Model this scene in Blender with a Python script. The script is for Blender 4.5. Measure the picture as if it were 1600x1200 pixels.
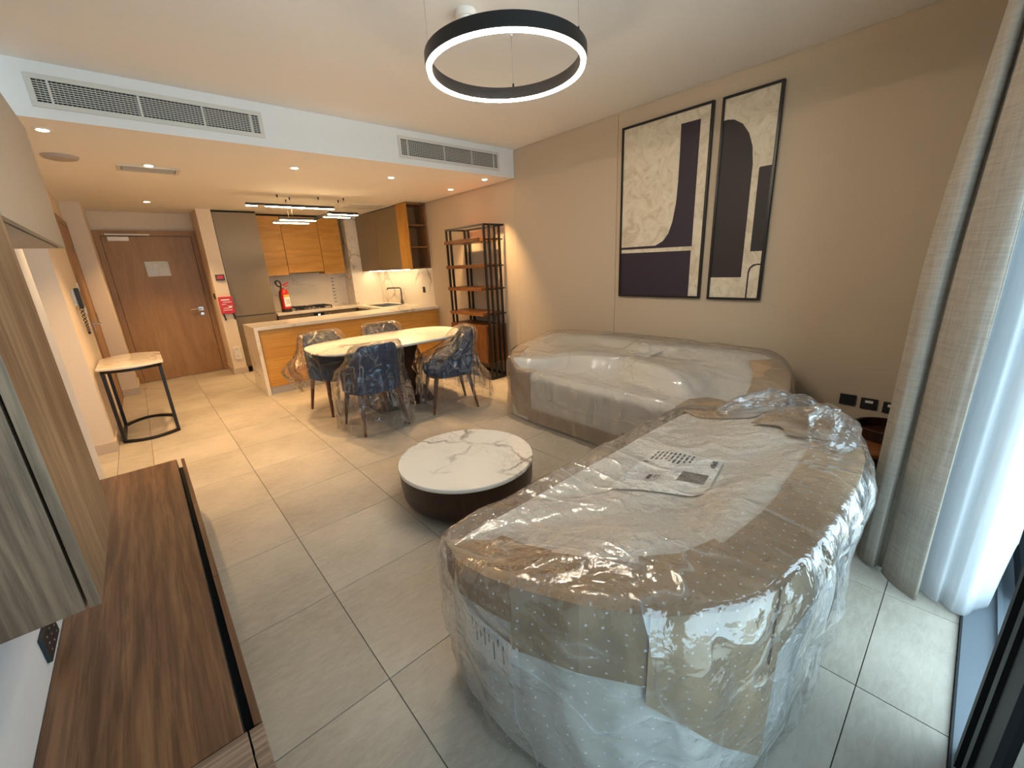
import bpy, bmesh, math, random
from mathutils import Vector, Matrix, noise
PI = math.pi
for o in list(bpy.data.objects): bpy.data.objects.remove(o)
scene = bpy.context.scene
COL = scene.collection

# ------------------------------------------------------------------ camera
F, YAW, PIT, ROL = 640.95, math.radians(41.199), math.radians(16.365), math.radians(-2.877)
CAM = Vector((0, 0, 1.5))
fw = Vector((math.sin(YAW) * math.cos(PIT), math.cos(YAW) * math.cos(PIT), -math.sin(PIT)))
r0 = Vector((math.cos(YAW), -math.sin(YAW), 0)); u0 = r0.cross(fw)
rt = math.cos(ROL) * r0 + math.sin(ROL) * u0
up = -math.sin(ROL) * r0 + math.cos(ROL) * u0
cd = bpy.data.cameras.new('camera'); cam = bpy.data.objects.new('camera', cd); COL.objects.link(cam)
cd.sensor_fit = 'HORIZONTAL'; cd.sensor_width = 36; cd.lens = F / 1600 * 36; cd.clip_start = 0.02
cam.matrix_world = Matrix(((rt.x, up.x, -fw.x, CAM.x), (rt.y, up.y, -fw.y, CAM.y), (rt.z, up.z, -fw.z, CAM.z), (0, 0, 0, 1)))
scene.camera = cam

# ------------------------------------------------------------------ world, large lights, exposure
w = bpy.data.worlds.new('sky'); scene.world = w; w.use_nodes = True
bg = w.node_tree.nodes['Background']; bg.inputs[0].default_value = (0.60, 0.84, 1.0, 1); bg.inputs[1].default_value = 2.75
vs = scene.view_settings
vs.view_transform = 'Standard'; vs.look = 'None'; vs.gamma = 1; vs.use_curve_mapping = False
vs.exposure = 1.1
try:
    scene.cycles.transparent_max_bounces = 14; scene.cycles.max_bounces = 8; scene.cycles.caustics_reflective = False; scene.cycles.caustics_refractive = False
except Exception: pass
pl = bpy.data.lights.new('window_portal', 'AREA'); pl.shape = 'RECTANGLE'; pl.size = 4.1; pl.size_y = 2.6
pl.cycles.is_portal = True
po = bpy.data.objects.new('window_portal', pl); COL.objects.link(po)
po.location = (1.62, -0.55, 1.32); po.rotation_euler = (PI / 2, 0, 0)   # -Z axis looks along +Y, into the room
WARM = (1.0, 0.62, 0.28)
SPOT_W = 66.0
RING_E = 85.0
BAR_E = 45.0

# ------------------------------------------------------------------ materials
MATS = {}
class NT:
    def __init__(s, name):
        s.m = bpy.data.materials.new(name); s.m.use_nodes = True; s.t = s.m.node_tree; s.t.nodes.clear()
        s.out = s.n('ShaderNodeOutputMaterial')
    def n(s, typ, **kw):
        x = s.t.nodes.new(typ)
        for k, v in kw.items(): setattr(x, k, v)
        return x
    def l(s, a, b): s.t.links.new(a, b)
    def coord(s, scale=(1, 1, 1), rot=(0, 0, 0), rnd=False, kind='Object'):
        tc = s.n('ShaderNodeTexCoord'); mp = s.n('ShaderNodeMapping')
        mp.inputs['Scale'].default_value = scale; mp.inputs['Rotation'].default_value = rot
        s.l(tc.outputs[kind], mp.inputs['Vector'])
        if rnd:
            oi = s.n('ShaderNodeObjectInfo'); mul = s.n('ShaderNodeMath', operation='MULTIPLY'); mul.inputs[1].default_value = 37.0
            s.l(oi.outputs['Random'], mul.inputs[0]); cb = s.n('ShaderNodeCombineXYZ')
            for i in range(3): s.l(mul.outputs[0], cb.inputs[i])
            s.l(cb.outputs[0], mp.inputs['Location'])
        return mp.outputs['Vector']
    def noise(s, vec, scale, detail=4, rough=.5, dist=0):
        x = s.n('ShaderNodeTexNoise'); x.inputs['Scale'].default_value = scale; x.inputs['Detail'].default_value = detail
        x.inputs['Roughness'].default_value = rough; x.inputs['Distortion'].default_value = dist
        s.l(vec, x.inputs['Vector']); return x.outputs['Fac']
    def ramp(s, fac, stops, interp='LINEAR'):
        x = s.n('ShaderNodeValToRGB'); x.color_ramp.interpolation = interp
        e = x.color_ramp.elements
        while len(e) < len(stops): e.new(0.5)
        for i, (p, c) in enumerate(stops):
            e[i].position = p; e[i].color = (c, c, c, 1) if isinstance(c, (int, float)) else (*c, 1)
        s.l(fac, x.inputs[0]); return x.outputs[0]
    def mix(s, fac, a, b, mode='MIX'):
        x = s.n('ShaderNodeMix', data_type='RGBA', blend_type=mode)
        for sock, v in ((x.inputs[0], fac), (x.inputs[6], a), (x.inputs[7], b)):
            if hasattr(v, 'node'): s.l(v, sock)
            elif isinstance(v, (int, float)): sock.default_value = v
            else: sock.default_value = (*v, 1)
        return x.outputs[2]
    def math(s, op, a, b=0.0):
        x = s.n('ShaderNodeMath', operation=op)
        for i, v in enumerate((a, b)):
            if hasattr(v, 'node'): s.l(v, x.inputs[i])
            else: x.inputs[i].default_value = v
        return x.outputs[0]
    def bump(s, h, strength=.2, dist=.01):
        x = s.n('ShaderNodeBump'); x.inputs['Strength'].default_value = strength; x.inputs['Distance'].default_value = dist
        s.l(h, x.inputs['Height']); return x.outputs[0]
    def bsdf(s, col, rough=.5, metal=0, normal=None, spec=.5, **kw):
        x = s.n('ShaderNodeBsdfPrincipled')
        for k, v in (('Base Color', col), ('Roughness', rough), ('Metallic', metal), ('Specular IOR Level', spec)):
            if hasattr(v, 'node'): s.l(v, x.inputs[k])
            elif isinstance(v, (int, float)): x.inputs[k].default_value = v
            else: x.inputs[k].default_value = (*v, 1)
        for k, v in kw.items(): x.inputs[k].default_value = v
        if normal: s.l(normal, x.inputs['Normal'])
        return x.outputs[0]
    def done(s, sh):
        s.l(sh, s.out.inputs[0]); return s.m

def srgb(r, g, b):
    f = lambda c: (c / 255 / 12.92) if c / 255 <= .04045 else ((c / 255 + .055) / 1.055) ** 2.4
    return (f(r), f(g), f(b))

def plain(name, col, rough=.5, metal=0, nscale=30, var=.06, bump=.0, spec=.5):
    t = NT(name); v = t.coord()
    n = t.noise(v, nscale, 4)
    c = t.mix(n, tuple(x * (1 - var) for x in col), tuple(min(1, x * (1 + var)) for x in col))
    nm = t.bump(t.noise(v, nscale * 4, 3), bump, .004) if bump else None
    return t.done(t.bsdf(c, rough, metal, nm, spec))

def wood(name, dark, mid, light, axis='y', rough=.45, fine=1.0, board=None, spec=.4, rnd=False, cath=0):
    """grain runs along axis"""
    t = NT(name); st = {'x': (.12, 1, 1), 'y': (1, .12, 1), 'z': (1, 1, .12)}[axis]
    v = t.coord(st, rnd=rnd)
    warp = t.noise(v, 2.2 * fine, 3, .5, .6)
    big = t.noise(v, 5 * fine, 5, .55, 1.2)
    st2 = {'x': (.035, 1, 1), 'y': (1, .035, 1), 'z': (1, 1, .035)}[axis]
    v2 = t.coord(st2, rnd=rnd)
    fib = t.noise(v2, 95 * fine, 4, .6)
    c = t.ramp(big, [(.28, dark), (.5, mid), (.74, light)])
    c = t.mix(t.math('MULTIPLY', t.ramp(fib, [(.45, 0), (.62, 1)]), .6), c, dark)
    if board:
        vb = t.coord(st2, rnd=rnd)
        bd = t.noise(vb, board, 1, .3)
        c = t.mix(t.math('MULTIPLY', t.ramp(bd, [(.60, 0), (.64, 1)]), .5), c, light)
        c = t.mix(t.math('MULTIPLY', t.ramp(bd, [(.36, 1), (.42, 0)]), .35), c, dark)
    c = t.mix(t.math('MULTIPLY', warp, .25), c, mid)
    if cath:
        wv = t.n('ShaderNodeTexWave', wave_type='BANDS', bands_direction={'x': 'Y', 'y': 'X', 'z': 'X'}[axis]); vd = t.coord(st, (0, 0, .12) if axis != 'z' else (0, .04, .5), rnd=rnd)
        for k_, v_ in (('Scale', cath), ('Distortion', 9.0), ('Detail', 3.0), ('Detail Scale', 1.1), ('Detail Roughness', .6)): wv.inputs[k_].default_value = v_
        t.l(vd, wv.inputs['Vector'])
        c = t.mix(t.math('MULTIPLY', t.ramp(wv.outputs['Fac'], [(.05, 1), (.45, 0)]), .30), c, dark)
        c = t.mix(t.math('MULTIPLY', t.ramp(wv.outputs['Fac'], [(.75, 0), (1, 1)]), .18), c, light)
    nm = t.bump(fib, .12, .003)
    return t.done(t.bsdf(c, rough, 0, nm, spec))

def marble(name, base, vein, scale=1.6, rough=.18, amount=.8, rnd=True):
    t = NT(name); v = t.coord(rnd=False)
    wv = t.n('ShaderNodeVectorMath', operation='ADD')
    nz = t.n('ShaderNodeTexNoise'); nz.inputs['Scale'].default_value = scale * 1.3; nz.inputs['Detail'].default_value = 6
    t.l(v, nz.inputs['Vector']); sc = t.n('ShaderNodeVectorMath', operation='SCALE'); sc.inputs['Scale'].default_value = .55
    t.l(nz.outputs['Color'], sc.inputs[0]); t.l(v, wv.inputs[0]); t.l(sc.outputs[0], wv.inputs[1])
    vo = t.n('ShaderNodeTexVoronoi', feature='DISTANCE_TO_EDGE'); vo.inputs['Scale'].default_value = scale * 1.35
    t.l(wv.outputs[0], vo.inputs['Vector'])
    m1 = t.ramp(vo.outputs['Distance'], [(0, 1), (.012, .75), (.05, 0)])
    msk = t.ramp(t.noise(v, scale * 1.1, 3), [(.44, 0), (.60, 1)])
    n2 = t.noise(wv.outputs[0], scale * 4, 5, .6)
    thin = t.ramp(t.math('ABSOLUTE', t.math('SUBTRACT', n2, .5)), [(0, .4), (.012, .25), (.03, 0)])
    cloud = t.ramp(t.noise(v, scale * 1.5, 4), [(.35, .0), (.8, .18)])
    f = t.math('ADD', t.math('MULTIPLY', m1, msk), t.math('MULTIPLY', thin, msk))
    f = t.math('MULTIPLY', t.math('MINIMUM', f, 1.0), amount)
    f = t.math('MAXIMUM', f, t.math('MULTIPLY', cloud, .5))
    return t.done(t.bsdf(t.mix(f, base, vein), rough))

def emit(name, col, strength):
    t = NT(name); e = t.n('ShaderNodeEmission'); e.inputs[0].default_value = (*col, 1); e.inputs[1].default_value = strength
    return t.done(e.outputs[0])

def film(name, haze=.10, dots=False, wr=9.0, bstr=.6, gl=.32, tint=(.97, .965, .95), lines=.7, r3w=.16):
    """clear packing film: mostly see-through, crinkled gloss, a little white haze in the folds"""
    t = NT(name); v = t.coord()
    wvn = t.n('ShaderNodeTexNoise'); wvn.inputs['Scale'].default_value = 3.0; wvn.inputs['Detail'].default_value = 3
    t.l(v, wvn.inputs['Vector'])
    sc = t.n('ShaderNodeVectorMath', operation='SCALE'); sc.inputs['Scale'].default_value = .35; t.l(wvn.outputs['Color'], sc.inputs[0])
    ad = t.n('ShaderNodeVectorMath', operation='ADD'); t.l(v, ad.inputs[0]); t.l(sc.outputs[0], ad.inputs[1])
    def ridge(sc_, st, rot, d=2):
        n_ = t.noise(t.coord(st, rot), sc_, d, .45, .25)
        return t.math('SUBTRACT', 1.0, t.math('ABSOLUTE', t.math('MULTIPLY', t.math('SUBTRACT', n_, .5), 4.0)))
    r1 = ridge(wr * .5, (1, 1, .28), (.3, .5, .6)); r2 = ridge(wr * .6, (1, .2, 1), (.9, .2, 1.1)); r3 = ridge(wr * 2.2, (1, 1, 1), (0, .4, .2), 3)
    rm = t.math('MAXIMUM', r1, r2)
    h = t.math('ADD', t.math('POWER', t.math('MAXIMUM', rm, 0.0), 3.0), t.math('MULTIPLY', r3, r3w))
    nm = t.bump(h, bstr, .016)
    tr = t.n('ShaderNodeBsdfTransparent'); tr.inputs[0].default_value = (*tint, 1)
    df = t.n('ShaderNodeBsdfDiffuse'); df.inputs[0].default_value = (.85, .85, .85, 1); t.l(nm, df.inputs['Normal'])
    tl = t.n('ShaderNodeBsdfTranslucent'); tl.inputs[0].default_value = (.8, .8, .8, 1); t.l(nm, tl.inputs['Normal'])
    m0 = t.n('ShaderNodeMixShader'); m0.inputs[0].default_value = .4; t.l(df.outputs[0], m0.inputs[1]); t.l(tl.outputs[0], m0.inputs[2])
    line = t.ramp(rm, [(.90, 0), (.985, .30 * lines), (1.0, .5 * lines)])
    msk = t.ramp(t.noise(v, 3.0, 3), [(.42, 0), (.62, 1)])
    fac = t.math('ADD', t.math('MULTIPLY', line, msk), haze)
    if dots:
        ge = t.n('ShaderNodeNewGeometry'); sn = t.n('ShaderNodeSeparateXYZ'); t.l(ge.outputs['Normal'], sn.inputs[0])
        ab = [t.math('ABSOLUTE', sn.outputs[k]) for k in range(3)]; sp = t.n('ShaderNodeSeparateXYZ'); t.l(v, sp.inputs[0])
        for k, (a_, b_) in enumerate(((1, 2), (0, 2), (0, 1))):
            cb = t.n('ShaderNodeCombineXYZ'); t.l(sp.outputs[a_], cb.inputs[0]); t.l(sp.outputs[b_], cb.inputs[1])
            vd = t.n('ShaderNodeTexVoronoi', feature='F1', voronoi_dimensions='2D'); vd.inputs['Scale'].default_value = 27; vd.inputs['Randomness'].default_value = .35
            t.l(cb.outputs[0], vd.inputs['Vector'])
            dm = t.math('GREATER_THAN', ab[k], t.math('MAXIMUM', ab[(k + 1) % 3], ab[(k + 2) % 3]))
            fac = t.math('MAXIMUM', fac, t.math('MULTIPLY', dm, t.ramp(vd.outputs['Distance'], [(.0, .55), (.07, .5), (.10, 0)])))
    m1 = t.n('ShaderNodeMixShader'); t.l(fac, m1.inputs[0]); t.l(tr.outputs[0], m1.inputs[1]); t.l(m0.outputs[0], m1.inputs[2])
    g = t.n('ShaderNodeBsdfGlossy'); g.inputs['Roughness'].default_value = .10; t.l(nm, g.inputs['Normal'])
    g.inputs[0].default_value = (1, 1, 1, 1)
    fr = t.n('ShaderNodeFresnel'); fr.inputs[0].default_value = 1.5; t.l(nm, fr.inputs['Normal'])
    fg = t.math('MINIMUM', t.math('MULTIPLY', fr.outputs[0], gl / .16), .6)
    m2 = t.n('ShaderNodeMixShader'); t.l(fg, m2.inputs[0]); t.l(m1.outputs[0], m2.inputs[1]); t.l(g.outputs[0], m2.inputs[2])
    return t.done(m2.outputs[0])

def cloth(name, col, rough=.9, weave=260, var=.25, trans=0.0, slub=True):
    t = NT(name); v = t.coord((1, 1, 1))
    a = t.noise(t.coord((1, 1, .06)), weave * .5, 3, .6); b = t.noise(t.coord((.06, .06, 1)), weave * .5, 3, .6)
    f = t.math('MULTIPLY', t.math('ADD', a, b), .5)
    c = t.mix(t.ramp(f, [(.38, 0), (.62, 1)]), tuple(x * (1 - var) for x in col), tuple(min(1, x * (1 + var)) for x in col))
    nm = t.bump(f, .25, .003)
    sh = t.bsdf(c, rough, 0, nm, .15)
    if trans:
        tl = t.n('ShaderNodeBsdfTranslucent'); t.l(c, tl.inputs[0])
        m = t.n('ShaderNodeMixShader'); m.inputs[0].default_value = trans; t.l(sh, m.inputs[1]); t.l(tl.outputs[0], m.inputs[2]); sh = m.outputs[0]
    return t.done(sh)

def glassy(name):
    t = NT(name); tr = t.n('ShaderNodeBsdfTransparent'); tr.inputs[0].default_value = (.93, .96, .97, 1)
    g = t.n('ShaderNodeBsdfGlossy'); g.inputs['Roughness'].default_value = .02
    fr = t.n('ShaderNodeFresnel'); fr.inputs[0].default_value = 1.45
    m = t.n('ShaderNodeMixShader'); t.l(fr.outputs[0], m.inputs[0]); t.l(tr.outputs[0], m.inputs[1]); t.l(g.outputs[0], m.inputs[2])
    return t.done(m.outputs[0])

def tile_mat():
    t = NT('beige stone tile'); v = t.coord(rnd=True)
    v2 = t.coord((1, 3.2, 1), (0, 0, .5), rnd=True)
    n1 = t.noise(v, 2.2, 5, .55); n2 = t.noise(v2, 16, 6, .65, .8); n3 = t.noise(v, 140, 2)
    c = t.ramp(n1, [(.3, srgb(160, 150, 135)), (.7, srgb(184, 174, 159))])
    c = t.mix(t.math('MULTIPLY', t.ramp(n2, [(.45, 0), (.75, 1)]), .32), c, srgb(206, 197, 182))
    c = t.mix(t.math('MULTIPLY', t.ramp(n2, [(.25, 1), (.45, 0)]), .22), c, srgb(136, 124, 107))
    h = t.math('ADD', n2, t.math('MULTIPLY', n3, .3))
    return t.done(t.bsdf(c, .46, 0, t.bump(h, .25, .004), .4))

M = dict(
    tile=tile_mat(),
    grout=plain('grey grout', srgb(120, 112, 102), .9),
    white=plain('white paint', srgb(236, 234, 230), .85, var=.02, bump=.03),
    cream=plain('cream wall paint', srgb(222, 206, 186), .85, var=.02, bump=.04),
    tvwall=plain('white wall paint', srgb(216, 214, 214), .85, var=.02, bump=.03),
    beige=plain('beige wall covering', srgb(194, 177, 154), .8, nscale=90, var=.03, bump=.05),
    skirt=plain('stone skirting', srgb(196, 180, 160), .5),
    taupe=plain('taupe lacquer', srgb(130, 113, 88), .42, var=.03),
    greige=plain('greige lacquer', srgb(160, 146, 130), .5, var=.03),
    oak=wood('honey oak', srgb(172, 120, 56), srgb(202, 148, 70), srgb(216, 166, 88), 'x', .45, 1.3),
    oakz=wood('honey oak upright', srgb(172, 120, 56), srgb(202, 148, 70), srgb(216, 166, 88), 'z', .45, 1.3),
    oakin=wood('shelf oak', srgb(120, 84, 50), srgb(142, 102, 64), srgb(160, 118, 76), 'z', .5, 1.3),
    doorwood=wood('oak door veneer', srgb(140, 104, 66), srgb(158, 120, 78), srgb(170, 132, 88), 'z', .45, 1.6),
    walnut=wood('walnut top', srgb(72, 48, 32), srgb(112, 80, 56), srgb(146, 110, 78), 'y', .38, 1.6, board=13, cath=7),
    walnutz=wood('walnut upright', srgb(74, 54, 40), srgb(118, 92, 70), srgb(152, 124, 94), 'z', .42, 1.4, board=9, cath=14),
    walnutx=wood('walnut cross', srgb(96, 76, 62), srgb(134, 110, 92), srgb(168, 142, 120), 'x', .45, 1.6, cath=14),
    shelfwood=wood('walnut stripe', srgb(72, 38, 16), srgb(122, 72, 34), srgb(160, 104, 54), 'z', .4, 2.4),
    shelfwoody=wood('walnut shelf', srgb(84, 48, 22), srgb(128, 80, 42), srgb(156, 104, 58), 'y', .4, 1.4),
    legwood=wood('walnut leg', srgb(70, 40, 24), srgb(104, 64, 40), srgb(128, 84, 54), 'z', .4, 2),
    espresso=wood('espresso veneer', srgb(34, 18, 10), srgb(50, 28, 17), srgb(64, 38, 24), 'z', .35, 2),
    marble=marble('white marble', srgb(232, 224, 212), srgb(122, 104, 90), 1.7, .12, .85),
    marblek=marble('kitchen marble', srgb(226, 216, 200), srgb(128, 112, 96), 1.5, .22, .65),
    black=plain('black metal', (.012, .011, .011), .38, .2, var=.1),
    blackmat=plain('black plastic', (.016, .016, .017), .5, var=.1),
    charcoal=plain('charcoal plate', (.03, .029, .03), .4, .3, var=.05),
    chrome=plain('dark chrome', (.16, .15, .14), .2, 1, var=.05),
    pearl=plain('pearl plastic', srgb(176, 166, 160), .35, var=.03),
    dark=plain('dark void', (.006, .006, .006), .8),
    steel=plain('brushed steel', (.55, .53, .5), .28, 1, var=.05),
    alu=plain('anodised frame', (.016, .018, .02), .6, 0, var=.05, spec=.25),
    sill=plain('grey sill metal', (.13, .15, .17), .5, .2, var=.04),
    plinth=plain('satin plinth', (.45, .43, .42), .4, .6, var=.04),
    plastic=plain('white plastic', srgb(232, 228, 220), .4, var=.02),
    grille=plain('painted grille', srgb(214, 210, 200), .5, var=.02),
    paper=plain('paper', srgb(246, 245, 243), .8, var=.03),
    ink=plain('ink', (.03, .03, .035), .8),
    red=plain('red paint', (.55, .012, .012), .35, var=.05),
    yellow=plain('yellow print', (.8, .5, .06), .5),
    foam=plain('white foam wrap', srgb(222, 217, 209), .75, nscale=14, var=.04, bump=.08),
    card=plain('brown cardboard', srgb(178, 150, 118), .8, nscale=8, var=.08, bump=.06),
    carddark=plain('brown cardboard face', srgb(168, 142, 112), .8, nscale=8, var=.08, bump=.06),
    navyfab=cloth('navy upholstery', (.022, .036, .075), .8, 500, .2),
    linen=cloth('linen curtain', srgb(172, 163, 150), .9, 300, .13, .2),
    film=film('clear film', .06, True, 7.0, .55, .34, r3w=.34),
    film2=film('clear film far', .13, False, 6.0, .7, .30, lines=.3),
    bag=film('clear bag', .018, False, 12.0, .9, .20),
    glass=glassy('glass'),
    canvas=None, ring=emit('ring led', (1, .86, .66), RING_E), bar=emit('bar led', (1, .70, .36), BAR_E), lamp=emit('downlight led', (1, .82, .55), 14),
    display=emit('oven display', (.6, .75, 1), 3),
)
def sheer_mat():
    t = NT('sheer curtain'); v = t.coord()
    f = t.noise(t.coord((1, 1, .08)), 120, 2); c = t.mix(f, (.80, .82, .83), (.92, .93, .94))
    df = t.n('ShaderNodeBsdfDiffuse'); t.l(c, df.inputs[0]); tl = t.n('ShaderNodeBsdfTranslucent'); t.l(c, tl.inputs[0])
    tr = t.n('ShaderNodeBsdfTransparent')
    m = t.n('ShaderNodeMixShader'); m.inputs[0].default_value = .55; t.l(df.outputs[0], m.inputs[1]); t.l(tl.outputs[0], m.inputs[2])
    m2 = t.n('ShaderNodeMixShader'); m2.inputs[0].default_value = .12; t.l(m.outputs[0], m2.inputs[1]); t.l(tr.outputs[0], m2.inputs[2])
    return t.done(m2.outputs[0])
M['sheer'] = sheer_mat()
def canvas_mat():
    t = NT('plastered canvas'); v = t.coord((1, 1, 1)); n = t.noise(v, 7, 6, .65, 1.6)
    c = t.ramp(n, [(.35, srgb(196, 182, 156)), (.5, srgb(216, 204, 182)), (.7, srgb(226, 216, 196))])
    return t.done(t.bsdf(c, .7, 0, t.bump(n, .3, .01)))
M['canvas'] = canvas_mat()
M['navy'] = plain('dark plum paint', (.022, .014, .030), .6, var=.08)
M['umber'] = plain('dark umber paint', (.020, .014, .016), .6, var=.08)

# ------------------------------------------------------------------ mesh helpers
def worldloc(o):
    v = Vector((0, 0, 0))
    while o: v += o.location; o = o.parent
    return v
def thing(name, label, cat, loc=(0, 0, 0), rz=0, group=None):
    o = bpy.data.objects.new(name, None); COL.objects.link(o); o.location = loc; o.rotation_euler = (0, 0, rz)
    o.empty_display_size = .1
    tag(o, label, cat, group); return o
def tag(o, label=None, cat=None, group=None, kind=None):
    for k, v in (('label', label), ('category', cat), ('group', group), ('kind', kind)):
        if v: o[k] = v
    return o
class MB:
    def __init__(s): s.v = []; s.f = []
    def add(s, vs, fs):
        b = len(s.v); s.v += [tuple(p) for p in vs]; s.f += [tuple(i + b for i in f) for f in fs]; return s
    def box(s, x0, x1, y0, y1, z0, z1):
        x0, x1 = min(x0, x1), max(x0, x1); y0, y1 = min(y0, y1), max(y0, y1); z0, z1 = min(z0, z1), max(z0, z1)
        return s.add([(x0, y0, z0), (x1, y0, z0), (x1, y1, z0), (x0, y1, z0), (x0, y0, z1), (x1, y0, z1), (x1, y1, z1), (x0, y1, z1)],
                     [(0, 3, 2, 1), (4, 5, 6, 7), (0, 1, 5, 4), (1, 2, 6, 5), (2, 3, 7, 6), (3, 0, 4, 7)])
    def prism(s, poly, a, b, axis='z'):
        """poly of 2D points extruded along axis from a to b. z:(x,y) x:(y,z) y:(x,z)"""
        mk = {'z': lambda p, t: (p[0], p[1], t), 'x': lambda p, t: (t, p[0], p[1]), 'y': lambda p, t: (p[0], t, p[1])}[axis]
        n = len(poly)
        vs = [mk(p, a) for p in poly] + [mk(p, b) for p in poly]
        return s.add(vs, [tuple(range(n - 1, -1, -1)), tuple(range(n, 2 * n))] + [(i, (i + 1) % n, n + (i + 1) % n, n + i) for i in range(n)])
    def loft(s, rings, cap0=True, cap1=True, closed=True):
        n = len(rings[0]); vs = [p for r in rings for p in r]; fs = []
        for k in range(len(rings) - 1):
            for i in range(n if closed else n - 1):
                j = (i + 1) % n; fs.append((k * n + i, k * n + j, (k + 1) * n + j, (k + 1) * n + i))
        if cap0: fs.append(tuple(range(n - 1, -1, -1)))
        if cap1: fs.append(tuple((len(rings) - 1) * n + i for i in range(n)))
        return s.add(vs, fs)
    def lathe(s, prof, c=(0, 0, 0), n=32, axis='z'):
        rings = []
        for r, h in prof:
            ring = []
            for i in range(n):
                a = 2 * PI * i / n; u, v = r * math.cos(a), r * math.sin(a)
                p = {'z': (u, v, h), 'x': (h, u, v), 'y': (v, h, u)}[axis]
                ring.append((p[0] + c[0], p[1] + c[1], p[2] + c[2]))
            rings.append(ring)
        return s.loft(rings)
    def tube(s, pts, r, n=8, closed=False):
        pts = [Vector(p) for p in pts]; rings = []; m = len(pts)
        ref = None
        for i, p in enumerate(pts):
            a = pts[(i - 1) % m] if (closed or i > 0) else p; b = pts[(i + 1) % m] if (closed or i < m - 1) else p
            d = (b - a).normalized()
            if ref is None: ref = Vector((0, 0, 1)) if abs(d.z) < .9 else Vector((1, 0, 0))
            u = (ref - d * ref.dot(d)).normalized(); ref = u; w_ = d.cross(u)
            rr = r[i] if isinstance(r, (list, tuple)) else r
            rings.append([p + u * rr * math.cos(2 * PI * k / n) + w_ * rr * math.sin(2 * PI * k / n) for k in range(n)])
        if closed: rings.append(rings[0]); return s.loft(rings, False, False)
        return s.loft(rings)
    def bar(s, a, b, wx, wy):
        """rectangular bar from a to b"""
        a, b = Vector(a), Vector(b); d = (b - a).normalized()
        ref = Vector((0, 0, 1)) if abs(d.z) < .9 else Vector((1, 0, 0))
        u = (ref - d * ref.dot(d)).normalized(); v = d.cross(u)
        R = lambda p: [p + u * wx / 2 + v * wy / 2, p + u * wx / 2 - v * wy / 2, p - u * wx / 2 - v * wy / 2, p - u * wx / 2 + v * wy / 2]
        return s.loft([R(a), R(b)])
    def build(s, name, mat, parent=None, local=False, bev=0, smooth=False, fix=True, label=None):
        me = bpy.data.meshes.new(name)
        off = worldloc(parent) if (parent and not local) else Vector((0, 0, 0))
        me.from_pydata([tuple(Vector(p) - off) for p in s.v], [], s.f)
        bm = bmesh.new(); bm.from_mesh(me)
        if fix: bmesh.ops.recalc_face_normals(bm, faces=bm.faces)
        if bev:
            es = [e for e in bm.edges if len(e.link_faces) == 2 and e.calc_face_angle(0) > .5]
            bmesh.ops.bevel(bm, geom=es, offset=bev, segments=2, profile=.6, affect='EDGES', clamp_overlap=True)
        bm.to_mesh(me); bm.free()
        if smooth:
            me.polygons.foreach_set('use_smooth', [True] * len(me.polygons))
            if smooth != 'all':
                try: me.set_sharp_from_angle(angle=math.radians(40))
                except Exception: pass
        me.materials.append(M[mat] if isinstance(mat, str) else mat)
        o = bpy.data.objects.new(name, me); COL.objects.link(o)
        if parent: o.parent = parent
        if label: o['label'] = label
        return o
def box(*a): return MB().box(*a)
def struct(name, mb, mat, parent=None, bev=0, label=None):
    o = mb.build(name, mat, parent, bev=bev)
    if not parent: o['kind'] = 'structure'
    if label: o['label'] = label
    return o
def superell(cx, cy, rx, ry, n=48, e=2.6):
    out = []
    for i in range(n):
        a = 2 * PI * i / n; c, s_ = math.cos(a), math.sin(a)
        out.append((cx + rx * math.copysign(abs(c) ** (2 / e), c), cy + ry * math.copysign(abs(s_) ** (2 / e), s_)))
    return out
def smooth(a, b, x):
    t = max(0, min(1, (x - a) / (b - a))); return t * t * (3 - 2 * t)
def catmull(pts, per=10, closed=True):
    out = []; n = len(pts)
    for i in range(n if closed else n - 1):
        g = lambda k: Vector(pts[k % n] if closed else pts[max(0, min(n - 1, k))])
        p0, p1, p2, p3 = g(i - 1), g(i), g(i + 1), g(i + 2)
        for j in range(per):
            t = j / per
            out.append(.5 * ((2 * p1) + (p2 - p0) * t + (2 * p0 - 5 * p1 + 4 * p2 - p3) * t * t + (3 * p1 - p0 - 3 * p2 + p3) * t ** 3))
    if not closed: out.append(Vector(pts[-1]))
    return out

# ------------------------------------------------------------------ the setting
XW, XL, ZC, ZK, YB = 3.68, -0.44, 2.78, 2.475, 3.97
# floor and tiles
fl = struct('floor', box(-2.1, XW, -0.19, 8.43, -0.06, -0.006), 'grout', label='beige stone tiled floor')
tile_cache = {}
def tile(x0, x1, y0, y1):
    k = (round(x1 - x0, 3), round(y1 - y0, 3)); j = .0016
    if k not in tile_cache:
        me = MB().box(-k[0] / 2 + j, k[0] / 2 - j, -k[1] / 2 + j, k[1] / 2 - j, -.012, 0)
        o = me.build('floor_tile', 'tile', fl, local=True, bev=.0012); tile_cache[k] = o.data
    else:
        o = bpy.data.objects.new('floor_tile', tile_cache[k]); COL.objects.link(o); o.parent = fl
    o.location = ((x0 + x1) / 2, (y0 + y1) / 2, 0)
xs = [.393 + .6 * k for k in range(-5, 7)]; ys = [.045 + .6 * k for k in range(-2, 16)]
def cut(l, lo, hi):
    return [lo] + [v for v in l if lo + .03 < v < hi - .03] + [hi]
X_, Y_ = cut(xs, XL, XW), cut(ys, -.188, 8.43)
for i in range(len(X_) - 1):
    for j in range(len(Y_) - 1):
        xa, xb, ya, yb = X_[i], X_[i + 1], Y_[j], Y_[j + 1]
        if yb <= 7.7 or xb < 1.1: tile(xa, xb, ya, yb)
        elif ya < 7.75: tile(xa, xb, ya, 7.76)
Xc, Yc = cut(xs, -2.0, XL), cut(ys, 3.85, 5.10)
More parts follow.
